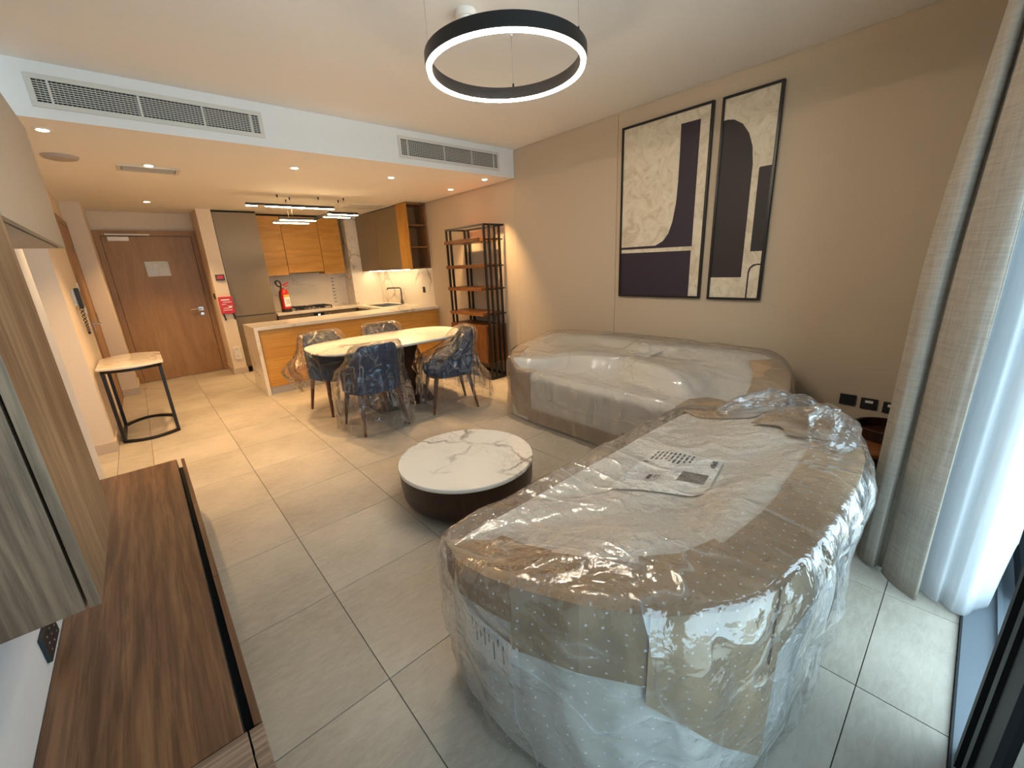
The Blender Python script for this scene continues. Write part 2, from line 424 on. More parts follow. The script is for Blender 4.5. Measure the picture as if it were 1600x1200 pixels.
for i in range(len(Xc) - 1):
    for j in range(len(Yc) - 1): tile(Xc[i], Xc[i + 1], Yc[j], Yc[j + 1])
# ceilings
struct('ceiling', box(XL - .1, XW + .1, -.45, YB, ZC, ZC + .1), 'white', label='flat white ceiling above the seating area')
struct('ceiling', box(-2.1, XW + .1, YB, 8.53, ZK, ZC + .1), 'white', label='lowered white kitchen ceiling with its bulkhead face')
# walls
struct('wall_left', box(XL - .1, XL, -.42, 3.84, 0, ZC), 'tvwall', label='white wall behind the walnut media unit')
struct('wall_left', box(-2.0, XL - .1, 3.74, 3.84, 0, ZK), 'cream', label='cream side wall of the left passage')
struct('wall_left', box(-2.1, -2.0, 3.74, 5.21, 0, ZK), 'cream', label='cream end wall of the left passage')
wl2 = struct('wall_left', MB().box(-2.0, -.45, 5.11, 5.21, 0, ZK).box(-.55, -.45, 5.21, 7.58, 0, ZK), 'cream', label='cream wall with the intercom beside the console table')
struct('wall_left', box(-.55, -.265, 7.58, 8.43, 0, ZK), 'cream', label='cream return wall beside the entrance door')
struct('wall_back', box(-.55, 1.09, 8.43, 8.53, 0, ZK), 'cream', label='cream wall above the entrance door')
struct('wall_back', box(.905, 1.085, 7.76, 8.43, 0, ZK), 'cream', label='narrow cream pier between entrance door and kitchen')
struct('wall_back', box(1.09, XW, 8.40, 8.50, 0, ZK), 'cream', label='kitchen back wall')
wr = struct('wall_right', box(XW, XW + .1, -.42, 8.5, 0, ZC), 'beige', label='beige wall behind the far sofa')
MB().box(XW - .008, XW, -.40, 2.512, 0, ZC - .012).build('wall_panel', 'beige', wr)
MB().box(XW - .008, XW, 2.518, YB - .002, 0, ZC - .012).build('wall_panel', 'beige', wr)
MB().box(XW - .008, XW, YB, 6.05, 0, ZK - .008).build('wall_panel', 'beige', wr)
# marble splashback
bs = struct('wall_back', MB().box(1.68, 3.12, 8.388, 8.40, .885, 2.44), 'marblek', label='marble splashback behind the hob')
struct('wall_right', MB().box(XW - .012, XW, 6.02, 8.0, .885, 1.487), 'marblek', label='marble splashback behind the kitchen sink')
struct('wall_back', MB().box(3.12, XW, 8.0, 8.40, .885, ZK), 'marblek', label='marble clad corner shaft between the kitchen cabinets')
# skirting
for i, (a, n) in enumerate([((-.585, -.44, 5.098, 5.11), 'left'), ((-.45, -.438, 5.11, 6.60), 'left'), ((-.45, -.253, 7.568, 7.58), 'left'), ((-.265, -.253, 7.58, 8.40), 'left'),
                            ((.893, 1.09, 7.748, 7.76), 'back'), ((.893, .905, 7.76, 8.40), 'back'), ((1.085, 1.097, 7.76, 7.80), 'back'), ((XL, XL + .012, 3.45, 3.84), 'left')]):
    struct('baseboard_' + n, box(a[0], a[1], a[2], a[3], 0, .098), 'skirt')
struct('baseboard_right', box(XW - .02, XW - .008, .25, 5.90, 0, .098), 'skirt')
# window wall
win = bpy.data.objects.new('window_1', None); COL.objects.link(win); win['kind'] = 'structure'; win['label'] = 'dark framed sliding balcony door'
MB().box(XL, XW, -.46, -.192, -.02, .012).box(XL, XW, -.30, -.285, .012, .03).box(XL, XW, -.42, -.405, .012, .03).build('window_sill', 'sill', win)
MB().box(XL, XW, -.194, -.188, -.03, .014).build('sill_edge', 'alu', win)
MB().box(XL, XW, -.46, -.20, 2.62, 2.78).build('head_frame', 'alu', win)
MB().box(XL - .1, XL, -.46, -.42, 0, ZC).box(XL, XL + .06, -.46, -.2, .012, 2.62).box(XW - .05, XW, -.46, -.2, .012, 2.62).build('jamb_frame', 'alu', win)
def leaf(x0, x1, y, nm):
    wd = .34 if nm == 'near' else .10
    MB().box(x1 - .10, x1 - .004, y - .045, y, .035, 2.61).box(x1 - .10, x1 - .062, y, y + .012, .035, 2.61).box(x1 - .045, x1 - .02, y, y + .006, .035, 2.61).build('stile', 'alu', win)
    if nm == 'near': MB().box(x1 - wd, x1 - .101, y - .075, y - .004, .035, 2.61).box(x1 - .20, x1 - .15, y - .004, y + .006, .035, 2.61).build('interlock_stile', 'alu', win)
    MB().box(x0, x0 + .08, y - .045, y, .035, 2.61).build('stile', 'alu', win)
    MB().box(x0 + .08, x1 - wd, y - .045, y, .035, .13).build('rail', 'alu', win)
    MB().box(x0 + .08, x1 - wd, y - .045, y, 2.53, 2.61).build('rail', 'alu', win)
    MB().box(x0 + .08, x1 - wd, y - .028, y - .018, .13, 2.53).build('glass_pane', 'glass', win)
    MB().box(x1 - .004, x1, y - .045, y + .004, .035, 2.61).build('lit_edge', 'sill', win)  # paler metal stands in for daylight on the stile's edge face
leaf(XL + .07, 1.56, -.208, 'near'); leaf(2.48, XW - .06, -.335, 'far')
struct('balcony_floor', box(XL - 1, XW + 1, -2.2, -.47, -.12, -.04), 'tile', label='pale balcony floor outside the door')

# ------------------------------------------------------------------ doors
d1 = bpy.data.objects.new('door_1', None); COL.objects.link(d1); d1['kind'] = 'structure'; d1['label'] = 'oak veneer entrance door'
MB().box(-.262, -.195, 8.37, 8.43, 0, 2.225).box(.835, .902, 8.37, 8.43, 0, 2.225).box(-.195, .835, 8.37, 8.43, 2.148, 2.225).build('door_frame', 'doorwood', d1, bev=.003)
dl = MB().box(-.19, .83, 8.385, 8.425, .006, 2.143).build('door_leaf', 'doorwood', d1, bev=.002)
MB().box(.70, .765, 8.373, 8.385, 1.01, 1.07).build('handle_rose', 'steel', dl, bev=.003)
MB().tube([(.735, 8.385, 1.04), (.735, 8.33, 1.04), (.72, 8.325, 1.04), (.60, 8.325, 1.04)], .010).build('lever_handle', 'steel', dl, smooth=True)
MB().lathe([(.0, 8.372), (.026, 8.374), (.028, 8.385)], (.74, 0, .955), 16, 'y').build('lock_rose', 'steel', dl)
MB().box(-.125, .105, 8.325, 8.385, 2.075, 2.135).build('door_closer', 'plastic', dl, bev=.006)
MB().bar((-.14, 8.335, 2.165), (.345, 8.335, 2.16), .018, .03).build('closer_arm', 'plastic', d1)
d2 = bpy.data.objects.new('door_2', None); COL.objects.link(d2); d2['kind'] = 'structure'; d2['label'] = 'oak side door on the left wall'
MB().box(-.45, -.432, 6.62, 6.68, 0, 2.235).box(-.45, -.432, 7.50, 7.565, 0, 2.235).box(-.45, -.432, 6.68, 7.50, 2.17, 2.235).build('door_frame', 'doorwood', d2, bev=.003)
dl2 = MB().box(-.45, -.438, 6.685, 7.495, .006, 2.165).build('door_leaf', 'doorwood', d2)
for z in (.3, 1.1, 1.93): MB().tube([(-.43, 7.49, z - .05), (-.43, 7.49, z + .05)], .008).build('hinge', 'steel', d2)
MB().box(-.438, -.432, 6.72, 6.77, .98, 1.12).tube([(-.436, 6.745, 1.06), (-.39, 6.745, 1.06), (-.385, 6.86, 1.06)], .009).build('lever_handle', 'steel', dl2)
# note taped on the entrance door
nt = thing('paper_note', 'sheet of paper under crinkled film taped on entrance door', 'note', (.34, 8.384, 1.57))
MB().box(.20, .475, 8.382, 8.384, 1.572, 1.787).build('sheet', 'paper', nt)
m = MB(); rnd = random.Random(4); vs = []; 
for i in range(13):
    for j in range(9): vs.append((.19 + .295 * i / 12, 8.381 - rnd.random() * .008, 1.565 + .23 * j / 8))
m.add(vs, [(i * 9 + j, (i + 1) * 9 + j, (i + 1) * 9 + j + 1, i * 9 + j + 1) for i in range(12) for j in range(8)]).build('film_sleeve', 'bag', nt, fix=False)

# ------------------------------------------------------------------ media unit
t = thing('media_bench', 'long low walnut media bench along the white wall', 'bench', (XL + .2, 2.2, 0))
bz = .39
MB().box(XL + .002, -.045, 1.05, 3.28, bz - .025, bz).build('bench_top', 'walnut', t, bev=.0015)
MB().box(XL + .002, -.075, 1.05, 3.26, .06, bz - .026).build('carcass', 'espresso', t)
for k in range(3):
    ya = 1.055 + k * .742; MB().box(-.022, -.004, ya, ya + .738, .07, bz - .004).build('drawer_front', 'walnut', t, bev=.0015)
MB().box(XL + .03, -.10, 1.1, 3.2, 0, .06).build('plinth', 'dark', t); MB().box(-.0745, -.0225, 1.052, 3.262, .30, .335).build('slot_shade', 'dark', t); MB().box(-.0445, -.0425, 1.052, 3.278, .335, bz - .001).build('shadow_edge', 'dark', t)  # dark box and thin edge paint the shade inside the finger-pull slot
MB().box(XL + .002, -.038, .55, 1.047, .02, bz + .001).build('end_module', 'walnutx', t, bev=.0015)
MB().box(-.034, -.004, .55, 1.045, .07, bz + .001).build('module_front', 'walnutx', t, bev=.0015)
t = thing('wall_cabinet', 'tall walnut wall cabinet hung above near end of media bench', 'cabinet', (XL + .1, 1.5, .78))
MB().box(XL + .002, -.246, 1.245, 1.79, .783, 2.25).build('body', 'walnutz', t, bev=.001)
MB().box(-.240, -.220, 1.243, 1.79, .783, 2.25).build('cabinet_door', 'walnutz', t, bev=.001)
t = thing('wall_cabinet', 'greige lacquered wall cabinet hung high over media bench', 'cabinet', (XL + .1, 2.5, 1.69))
MB().box(XL + .002, -.246, 1.795, 3.27, 1.69, 2.25).build('body', 'greige', t)
for k in range(2):
    MB().box(-.238, -.220, 1.797 + k * .738, 1.797 + k * .738 + .735, 1.69, 2.25).build('cabinet_door', 'greige', t, bev=.001)
MB().box(-.246, -.238, 1.80, 3.265, 1.70, 2.24).build('shadow_gap', 'dark', t)
t = thing('wall_socket', 'black socket plate on white wall between cabinet and bench', 'socket', (XL, 1.74, .43))
MB().box(XL, XL + .012, 1.655, 1.81, .425, .51).build('plate', 'blackmat', t, bev=.002)
for y in (1.69, 1.735, 1.78):
    for z in (.445, .468, .49): MB().lathe([(.004, XL + .0121), (.004, XL + .0127)], (0, y, z), 8, 'x').build('pin_hole', 'steel', t)

# ------------------------------------------------------------------ console table by the left wall
t = thing('console_table', 'marble topped console table with black metal frame by cream wall', 'table', (-.19, 5.7, 0))
def console_outline(inset=0, per=10):
    x0, x1, y0, y1, b = -.432 + inset, .056 - inset, 5.29 + inset, 5.99 - inset, .17
    pts = []
    for i in range(per + 1):
        u = i / per; pts.append((x0 + (x1 - x0) * u, y0 - (b * .55) * (1 - (2 * u - 1) ** 2)))
    for i in range(per + 1):
        u = i / per; pts.append((x1 - (x1 - x0) * u, y1 + b * (1 - (2 * u - 1) ** 2)))
    return pts
MB().prism(console_outline(), .728, .75).build('table_top', marble('console marble', srgb(230, 220, 206), srgb(128, 108, 90), 3.0, .1, .8), t, bev=.004)
def bent_strip(ins, z0, z1, wid):
    a, b = console_outline(ins), console_outline(ins + wid); n = len(a)
    return MB().loft([[(*p, z0) for p in a], [(*p, z1) for p in a], [(*p, z1) for p in b], [(*p, z0) for p in b], [(*p, z0) for p in a]], False, False)
bent_strip(.022, .698, .727, .022).build('apron_ring', 'black', t)
bent_strip(.022, .0, .026, .026).build('base_ring', 'black', t)
for (x, y) in ((-.395, 5.31), (.02, 5.31), (.02, 5.965), (-.395, 5.965)):
    MB().box(x - .014, x + .014, y - .02, y + .02, .026, .70).build('leg', 'black', t)

# ------------------------------------------------------------------ small wall fixtures on the left and pier
t = thing('intercom_phone', 'black intercom handset with coiled cord on cream wall', 'phone', (-.45, 5.75, 1.2))
MB().box(-.45, -.425, 5.71, 5.80, 1.31, 1.46).build('wall_base', 'plastic', t, bev=.004)
MB().loft([[(-.425 + dx, y, z) for (dx, y) in ((0, 5.69), (.028, 5.69), (.028, 5.80), (0, 5.80))] for z, dx in ((1.285, 0), (1.31, 0), (1.35, 0), (1.44, 0), (1.475, 0))]).build('handset', 'blackmat', t, bev=.006)
pts = []
for i in range(170):
    u = i / 169; a = u * 2 * PI * 22
    yb = 5.69 + .17 * u; zb = 1.30 - .26 * math.sin(PI * min(1, u * 1.0)) * (1) 
    pts.append((-.42 + .007 * math.cos(a), yb + .007 * math.sin(a), zb + .003 * math.sin(a)))
MB().tube(pts, .0035, 5).build('coiled_cord', 'blackmat', t)
for nm, lab, y, z in (('light_switch', 'upper white switch plate beside the oak side door', 6.52, 1.44), ('light_switch', 'lower white switch plate beside the oak side door', 6.52, 1.19)):
    t = thing(nm, lab, 'switch', (-.45, y, z)); MB().box(-.45, -.441, y - .045, y + .045, z, z + .085).build('plate', 'plastic', t, bev=.002)
    MB().box(-.441, -.438, y - .02, y + .02, z + .02, z + .065).build('rocker', 'grille', t)
t = thing('alarm_panel', 'small alarm call panel high on cream pier by kitchen', 'alarm', (1.01, 7.76, 1.46))
MB().box(.95, 1.065, 7.742, 7.76, 1.462, 1.55).build('housing', 'charcoal', t, bev=.003)
MB().box(.968, 1.048, 7.738, 7.742, 1.485, 1.535).build('red_button', 'red', t)
t = thing('light_switch', 'dark switch plate on side of pier facing entrance door', 'switch', (.905, 7.9, 1.19))
MB().box(.893, .905, 7.86, 7.96, 1.19, 1.275).build('plate', 'charcoal', t, bev=.002); MB().box(.890, .893, 7.88, 7.94, 1.21, 1.255).build('rocker', 'blackmat', t)
t = thing('fire_blanket', 'red fire blanket pouch with black straps on cream pier', 'fire blanket', (1.0, 7.76, .88))
MB().box(.915, 1.10, 7.73, 7.759, .963, 1.222).build('pouch', 'red', t, bev=.006)
m = MB()
for k, (a, b) in enumerate(((.03, .14), (.05, .16), (.03, .09), (.10, .16), (.04, .12), (.03, .15))):
    z = 1.165 - .03 * k; m.box(.915 + a, .915 + b, 7.7285, 7.73, z, z + (.018 if k == 0 else .008))
m.box(1.03, 1.07, 7.7285, 7.73, 1.05, 1.085)
m.build('white_print', 'paper', t)
for x in (.94, 1.065): MB().bar((x, 7.742, .966), (x + .014, 7.738, .865), .024, .006).build('strap', 'blackmat', t)
t = thing('wall_socket', 'white data socket low on cream pier above skirting', 'socket', (1.0, 7.76, .24))
MB().box(.955, 1.045, 7.748, 7.76, .355, .44).box(.955, 1.045, 7.748, 7.76, .24, .35).build('plate', 'plastic', t, bev=.002)
MB().box(.975, 1.02, 7.746, 7.748, .38, .42).build('port', 'grille', t); MB().box(.975, 1.02, 7.746, 7.748, .27, .31).build('port', 'grille', t)
t = thing('debris', 'small dry scrap lying on floor by entrance door', 'scrap', (-.2, 7.9, 0))
MB().add([(-.23, 7.93, .002), (-.17, 7.95, .012), (-.18, 7.90, .003), (-.24, 7.90, .010)], [(0, 1, 2), (0, 2, 3)]).build('leaf_scrap', 'card', t, fix=False)

# ------------------------------------------------------------------ kitchen
ZT = .885
wt = thing('kitchen_worktop', 'continuous pale marble kitchen worktop with waterfall end', 'worktop', (1.0, 5.92, 0))
MB().box(.985, XW - .012, 5.92, 6.60, ZT - .04, ZT).build('peninsula_slab', 'marblek', wt, bev=.002)
MB().box(.985, 1.025, 5.92, 6.60, 0, ZT - .0405).build('waterfall_panel', 'marblek', wt, bev=.002)
MB().box(3.02, 3.12, 6.60, 8.0, ZT - .04, ZT).box(3.55, XW - .012, 6.60, 8.0, ZT - .04, ZT).box(3.12, 3.55, 6.60, 6.85, ZT - .04, ZT).box(3.12, 3.55, 7.5, 8.0, ZT - .04, ZT).build('sink_slab', 'marblek', wt)
MB().box(1.685, 3.02, 7.75, 8.388, ZT - .04, ZT).box(3.02, 3.12, 8.0, 8.388, ZT - .04, ZT).build('hob_slab', 'marblek', wt, bev=.002)
t = thing('peninsula_base', 'oak clad kitchen peninsula base with metal plinth', 'cabinet', (2.3, 6.2, 0))
MB().box(1.027, XW - .01, 5.955, 5.975, .10, ZT - .041).build('oak_panel', 'oak', t)
MB().box(1.027, XW - .01, 5.975, 6.56, .10, ZT - .041).build('carcass', 'taupe', t)
MB().box(1.027, XW - .01, 5.965, 6.50, 0, .10).build('plinth', 'plinth', t)
t = thing('base_cabinet', 'taupe base cabinet run under the kitchen sink', 'cabinet', (3.3, 7.3, 0))
MB().box(3.06, XW - .02, 6.565, 7.99, .10, .60).build('carcass', 'taupe', t); MB().box(3.06, 3.12, 6.565, 7.79, .60, ZT - .041).build('apron', 'taupe', t)
for k in range(2): MB().box(3.04, 3.06, 6.62 + k * .575, 7.19 + k * .575, .10, ZT - .045).build('cabinet_door', 'taupe', t, bev=.002)
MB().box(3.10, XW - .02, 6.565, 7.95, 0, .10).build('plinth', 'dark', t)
t = thing('base_cabinet', 'taupe base cabinet beside the built-in oven', 'cabinet', (1.85, 8.1, 0))
MB().box(1.69, 2.035, 7.80, 8.388, .10, ZT - .041).build('carcass', 'taupe', t); MB().box(1.692, 2.033, 7.78, 7.80, .10, ZT - .045).build('cabinet_door', 'taupe', t, bev=.002)
t = thing('base_cabinet', 'taupe corner base cabinet right of the built-in oven', 'cabinet', (2.8, 8.1, 0))
MB().box(2.645, 3.02, 7.80, 8.388, .10, ZT - .041).build('carcass', 'taupe', t); MB().box(2.648, 3.02, 7.78, 7.80, .10, ZT - .045).build('cabinet_door', 'taupe', t, bev=.002)
t = thing('oven', 'built-in oven with dark control strip and lit display', 'oven', (2.34, 8.0, 0))
MB().box(2.04, 2.64, 7.80, 8.36, .15, ZT - .041).build('body', 'charcoal', t); MB().box(2.042, 2.638, 7.775, 7.80, .16, .72).build('oven_door', 'charcoal', t, bev=.003)
MB().box(2.042, 2.638, 7.775, 7.80, .725, .84).build('control_panel', 'taupe', t, bev=.002)
MB().box(2.25, 2.43, 7.772, 7.775, .76, .825).build('display_glass', 'dark', t); MB().box(2.325, 2.36, 7.7705, 7.772, .785, .805).build('lit_digits', 'display', t)
for x in (2.16, 2.52): MB().lathe([(.018, 7.755), (.02, 7.775)], (x, 0, .79), 16, 'y').build('knob', 'steel', t)
MB().tube([(2.1, 7.775, .69), (2.1, 7.745, .69), (2.58, 7.745, .69), (2.58, 7.775, .69)], .008).build('handle', 'steel', t)
t = thing('gas_hob', 'steel gas hob with black cast grates', 'hob', (2.3, 8.07, ZT))
MB().box(1.99, 2.62, 7.84, 8.30, ZT, ZT + .012).build('hob_plate', 'steel', t, bev=.003)
for (x, y) in ((2.13, 7.97), (2.13, 8.19), (2.48, 7.97), (2.48, 8.19)):
    MB().lathe([(.045, ZT + .012), (.042, ZT + .028), (.02, ZT + .032)], (x, y, 0), 20).build('burner', 'black', t)
for cx in (2.14, 2.47):
    m = MB(); z = ZT + .05
    for y in (7.86, 8.08, 8.28): m.box(cx - .14, cx + .14, y - .007, y + .007, z - .010, z + .006)
    for x in (-.135, -.07, 0, .07, .135): m.box(cx + x - .007, cx + x + .007, 7.86, 8.28, z - .010, z + .004)
    for x in (-.135, .135):
        for y in (7.865, 8.275): m.box(cx + x - .008, cx + x + .008, y - .008, y + .008, ZT + .012, z)
    m.build('grate', 'black', t)
for k in range(4): MB().lathe([(.016, ZT + .012), (.014, ZT + .034)], (2.22 + .055 * k, 7.858, 0), 14).build('knob', 'steel', t)
t = thing('kitchen_sink', 'steel inset sink in marble worktop', 'sink', (3.33, 7.17, .68))
m = MB(); a = (3.122, 3.548, 6.852, 7.498)
m.box(a[0], a[1], a[2], a[3], .68, .69)
m.box(a[0], a[0] + .006, a[2], a[3], .69, ZT + .003).box(a[1] - .006, a[1], a[2], a[3], .69, ZT + .003).box(a[0], a[1], a[2], a[2] + .006, .69, ZT + .003).box(a[0], a[1], a[3] - .006, a[3], .69, ZT + .003)
m.build('bowl', 'steel', t)
MB().lathe([(.04, .691), (.035, .694), (.01, .692)], (3.33, 7.17, 0), 20).build('drain', 'charcoal', t)
t = thing('kitchen_faucet', 'square-necked chrome kitchen faucet behind the sink', 'faucet', (3.60, 7.05, ZT))
MB().lathe([(.026, ZT), (.026, ZT + .06), (.02, ZT + .07)], (3.60, 7.05, 0), 20).build('base', 'chrome', t)
MB().tube([(3.60, 7.05, ZT + .06), (3.60, 7.05, ZT + .27), (3.59, 7.06, ZT + .285), (3.57, 7.08, ZT + .29), (3.44, 7.24, ZT + .29), (3.43, 7.25, ZT + .26)], .014, 10).build('spout', 'chrome', t, smooth=True)
MB().bar((3.60, 7.03, ZT + .055), (3.54, 6.97, ZT + .075), .014, .018).build('lever', 'chrome', t)
t = thing('wall_socket', 'dark socket on marble splashback beside kitchen sink', 'socket', (XW - .012, 6.33, 1.1))
MB().box(XW - .02, XW - .012, 6.30, 6.37, 1.095, 1.19).build('plate', 'charcoal', t, bev=.002); MB().box(XW - .022, XW - .02, 6.315, 6.355, 1.125, 1.16).build('rocker', 'blackmat', t)
t = thing('tall_cabinet', 'full-height taupe cabinet at left of kitchen', 'cabinet', (1.38, 8.1, 0))
MB().box(1.095, 1.675, 7.83, 8.395, .08, 2.45).build('carcass', 'taupe', t)
MB().box(1.098, 1.672, 7.805, 7.83, .905, 2.445).build('upper_door', 'taupe', t, bev=.002); MB().box(1.098, 1.672, 7.805, 7.83, .10, .885).build('lower_door', 'taupe', t, bev=.002)
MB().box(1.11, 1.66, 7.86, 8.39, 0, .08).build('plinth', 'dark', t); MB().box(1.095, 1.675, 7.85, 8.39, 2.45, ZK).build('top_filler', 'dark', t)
for x0, x1, z0, lab in ((1.70, 2.055, 1.495, 'narrow oak wall cabinet next to tall taupe cabinet'), (2.06, 2.648, 1.525, 'wide oak wall cabinet enclosing the hood over the hob'), (2.653, 3.03, 1.48, 'oak wall cabinet next to marble corner shaft')):
    t = thing('wall_cabinet', lab, 'cabinet', ((x0 + x1) / 2, 8.2, z0), group='oak wall cabinets above the hob')
    MB().box(x0, x1, 8.07, 8.387, z0 + .01, 2.445).build('carcass', 'oakz', t)
    MB().box(x0 + .0015, x1 - .0015, 8.05, 8.07, z0, 2.44).build('cabinet_door', 'oak', t, bev=.0015)
    MB().box(x0, x1, 8.09, 8.387, 2.445, ZK).build('top_filler', 'dark', t)
    if x1 - x0 > .5:
        MB().box(x0 + .05, x1 - .05, 8.09, 8.36, z0 - .012, z0 + .01).build('hood_filter', 'charcoal', t)
t = thing('wall_cabinet', 'taupe two-door wall cabinet above kitchen sink', 'cabinet', (3.5, 7.2, 1.487))
MB().box(3.35, XW - .001, 6.378, 7.998, 1.49, 2.465).build('carcass', 'taupe', t)
MB().box(3.33, 3.35, 6.38, 7.153, 1.487, 2.46).build('cabinet_door', 'taupe', t, bev=.0015); MB().box(3.33, 3.35, 7.157, 7.996, 1.487, 2.46).build('cabinet_door', 'taupe', t, bev=.0015)
MB().box(3.46, 3.475, 6.40, 7.96, 1.478, 1.486).build('led_strip', 'lamp', t)
ud = bpy.data.lights.new('under_cabinet_lamp', 'AREA'); ud.shape = 'RECTANGLE'; ud.size = .03; ud.size_y = 1.5; ud.energy = 2.6; ud.color = (1, .66, .32)
uo = bpy.data.objects.new('under_cabinet_lamp', ud); COL.objects.link(uo); uo.parent = t; uo.location = (3.467 - 3.5, 7.18 - 7.2, 1.474 - 1.487)
t = thing('open_shelf_unit', 'open oak shelf unit at end of taupe wall cabinet', 'shelf', (3.5, 6.2, 1.487))
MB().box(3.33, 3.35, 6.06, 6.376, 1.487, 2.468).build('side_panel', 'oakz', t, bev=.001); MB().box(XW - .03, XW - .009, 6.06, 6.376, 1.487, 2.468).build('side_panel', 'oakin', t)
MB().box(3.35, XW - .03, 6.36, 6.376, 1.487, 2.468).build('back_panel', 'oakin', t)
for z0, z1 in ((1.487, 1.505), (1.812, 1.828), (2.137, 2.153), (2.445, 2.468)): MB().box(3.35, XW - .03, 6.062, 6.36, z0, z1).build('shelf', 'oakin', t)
# extinguisher
t = thing('fire_extinguisher', 'red fire extinguisher standing on worktop beside the hob', 'extinguisher', (1.88, 7.95, ZT))
c = (1.88, 7.95, ZT)
MB().lathe([(.078, .03), (.078, .30), (.07, .345), (.045, .37), (.02, .38), (.02, .40)], c, 32).build('tank', 'red', t, smooth=True)
MB().lathe([(.080, 0), (.080, .05), (.079, .055)], c, 32).build('base_ring', 'blackmat', t)
MB().lathe([(.022, .40), (.026, .42), (.02, .44)], c, 16).build('valve', 'steel', t)
MB().bar((c[0] - .01, c[1], ZT + .44), (c[0] + .09, c[1] - .05, ZT + .49), .02, .025).build('lever', 'red', t)
MB().bar((c[0] - .01, c[1], ZT + .425), (c[0] + .09, c[1] - .04, ZT + .43), .012, .025).build('carry_handle', 'red', t)
MB().tube([Vector(p) for p in catmull([(1.87, 7.94, ZT + .42), (1.80, 7.92, ZT + .44), (1.775, 7.90, ZT + .50), (1.81, 7.89, ZT + .53), (1.85, 7.89, ZT + .47), (1.83, 7.885, ZT + .38), (1.80, 7.89, ZT + .25), (1.80, 7.89, ZT + .10)], 6, False)], .012, 8).build('hose', 'blackmat', t, smooth=True)
def patch(a0, a1, z0, z1, r, cc, n=10):
    m = MB(); A = [a0 + (a1 - a0) * i / n for i in range(n + 1)]
    return m.loft([[(cc[0] + r * math.cos(a), cc[1] + r * math.sin(a), cc[2] + z) for a in A] for z in (z0, z1)], False, False, False)
patch(-PI * .62, -PI * .12, .09, .25, .0790, c).build('label_sheet', 'paper', t, fix=False); patch(-PI * .62, -PI * .12, .25, .29, .0791, c).build('label_band', 'yellow', t, fix=False)
m = MB()
for k in range(4):
    m.v += patch(-PI * .5, -PI * .25, .20 - .02 * k, .207 - .02 * k, .0793, c, 4).v; b = len(m.v) - 10
    m.f += [(b + i, b + i + 1, b + 5 + i + 1, b + 5 + i) for i in range(4)]
m.build('label_print', 'ink', t, fix=False)
t = thing('sticker_strip', 'upright pale sticker strip with dark bars on marble splashback', 'sticker', (2.87, 8.387, .92))
MB().box(2.845, 2.905, 8.386, 8.388, .915, 1.45).build('backing', 'grille', t)
for k in range(8): MB().box(2.852, 2.897, 8.3852, 8.386, .945 + k * .063, .957 + k * .063).build('dark_bar', 'ink', t)

# ------------------------------------------------------------------ ceiling fittings
def grille(x0, x1, z0, z1, lab):
    t = thing('air_grille', lab, 'air vent', ((x0 + x1) / 2, YB, z0))
    y = YB; f = .028
    MB().box(x0, x1, y - .012, y, z0, z0 + f).box(x0, x1, y - .012, y, z1 - f, z1).box(x0, x0 + f, y - .012, y, z0 + f, z1 - f).box(x1 - f, x1, y - .012, y, z0 + f, z1 - f).build('frame', 'grille', t, bev=.002)
    MB().box(x0 + f, x1 - f, y - .002, y - .0005, z0 + f, z1 - f).build('backing', 'dark', t)
    L = x1 - x0 - 2 * f
    for fr in (.055, .405, .70, .955): MB().box(x0 + f + L * fr - .006, x0 + f + L * fr + .006, y - .011, y - .003, z0 + f, z1 - f).build('mullion', 'grille', t)
    m = MB(); nb = 10
    for k in range(1, nb): zz = z0 + f + (z1 - z0 - 2 * f) * k / nb; m.box(x0 + f, x1 - f, y - .009, y - .003, zz - .0020, zz + .0020)
    nf = int(L / .021)
    for k in range(1, nf): xx = x0 + f + L * k / nf; m.box(xx - .0013, xx + .0013, y - .0065, y - .003, z0 + f, z1 - f)
    o = m.build('blades', 'grille', t); o['kind'] = 'stuff'
grille(-.205, 1.03, 2.535, 2.712, 'long white air grille at left of the bulkhead')
grille(2.18, 3.44, 2.53, 2.722, 'white air grille at right of the bulkhead near beige wall')
DL = [(-.21, 4.23, 'downlight nearest the greige wall cabinet'), (.334, 5.05, 'downlight beside the slotted ceiling diffuser'), (1.393, 4.582, 'downlight above left end of dining table'),
      (2.379, 4.569, 'downlight above right end of dining table'), (3.387, 4.90, 'downlight above kitchen side of the bookshelf'), (3.383, 4.175, 'downlight above near side of the bookshelf'),
      (.365, 7.27, 'downlight in front of the entrance door'), (2.2, 7.25, 'added downlight over kitchen floor behind the linear pendant')]  # the last one is an added lamp, put in to light the kitchen
for i, (x, y, lab) in enumerate(DL):
    t = thing('ceiling_downlight', 'recessed round ' + lab, 'downlight', (x, y, ZK), group='recessed downlights')
    MB().lathe([(.030, ZK - .001), (.032, ZK - .006), (.048, ZK - .004), (.050, ZK)], (x, y, 0), 28).build('trim_ring', 'plastic', t)
    MB().lathe([(.0, ZK - .0075), (.029, ZK - .0075), (.029, ZK - .001)], (x, y, 0), 24).build('lens', 'lamp', t)
    ld = bpy.data.lights.new('downlight_lamp', 'SPOT'); ld.energy = SPOT_W * (1.8 if i in (4, 5) else 1.0); ld.color = WARM; ld.spot_size = math.radians(96 if i not in (4, 5) else 66); ld.spot_blend = .75 if i not in (4, 5) else 1.0; ld.shadow_soft_size = .03
    lo = bpy.data.objects.new('downlight_lamp', ld); COL.objects.link(lo); lo.parent = t; lo.location = (0, 0, -.02)
t = thing('ceiling_sensor', 'round flat grey white ceiling speaker left of the diffuser', 'sensor', (-.2, 5.0, ZK))
MB().lathe([(.0, ZK - .028), (.07, ZK - .027), (.10, ZK - .018), (.108, ZK - .006), (.11, ZK)], (-.2, 5.0, 0), 36).build('cover', 'pearl', t, smooth=True)
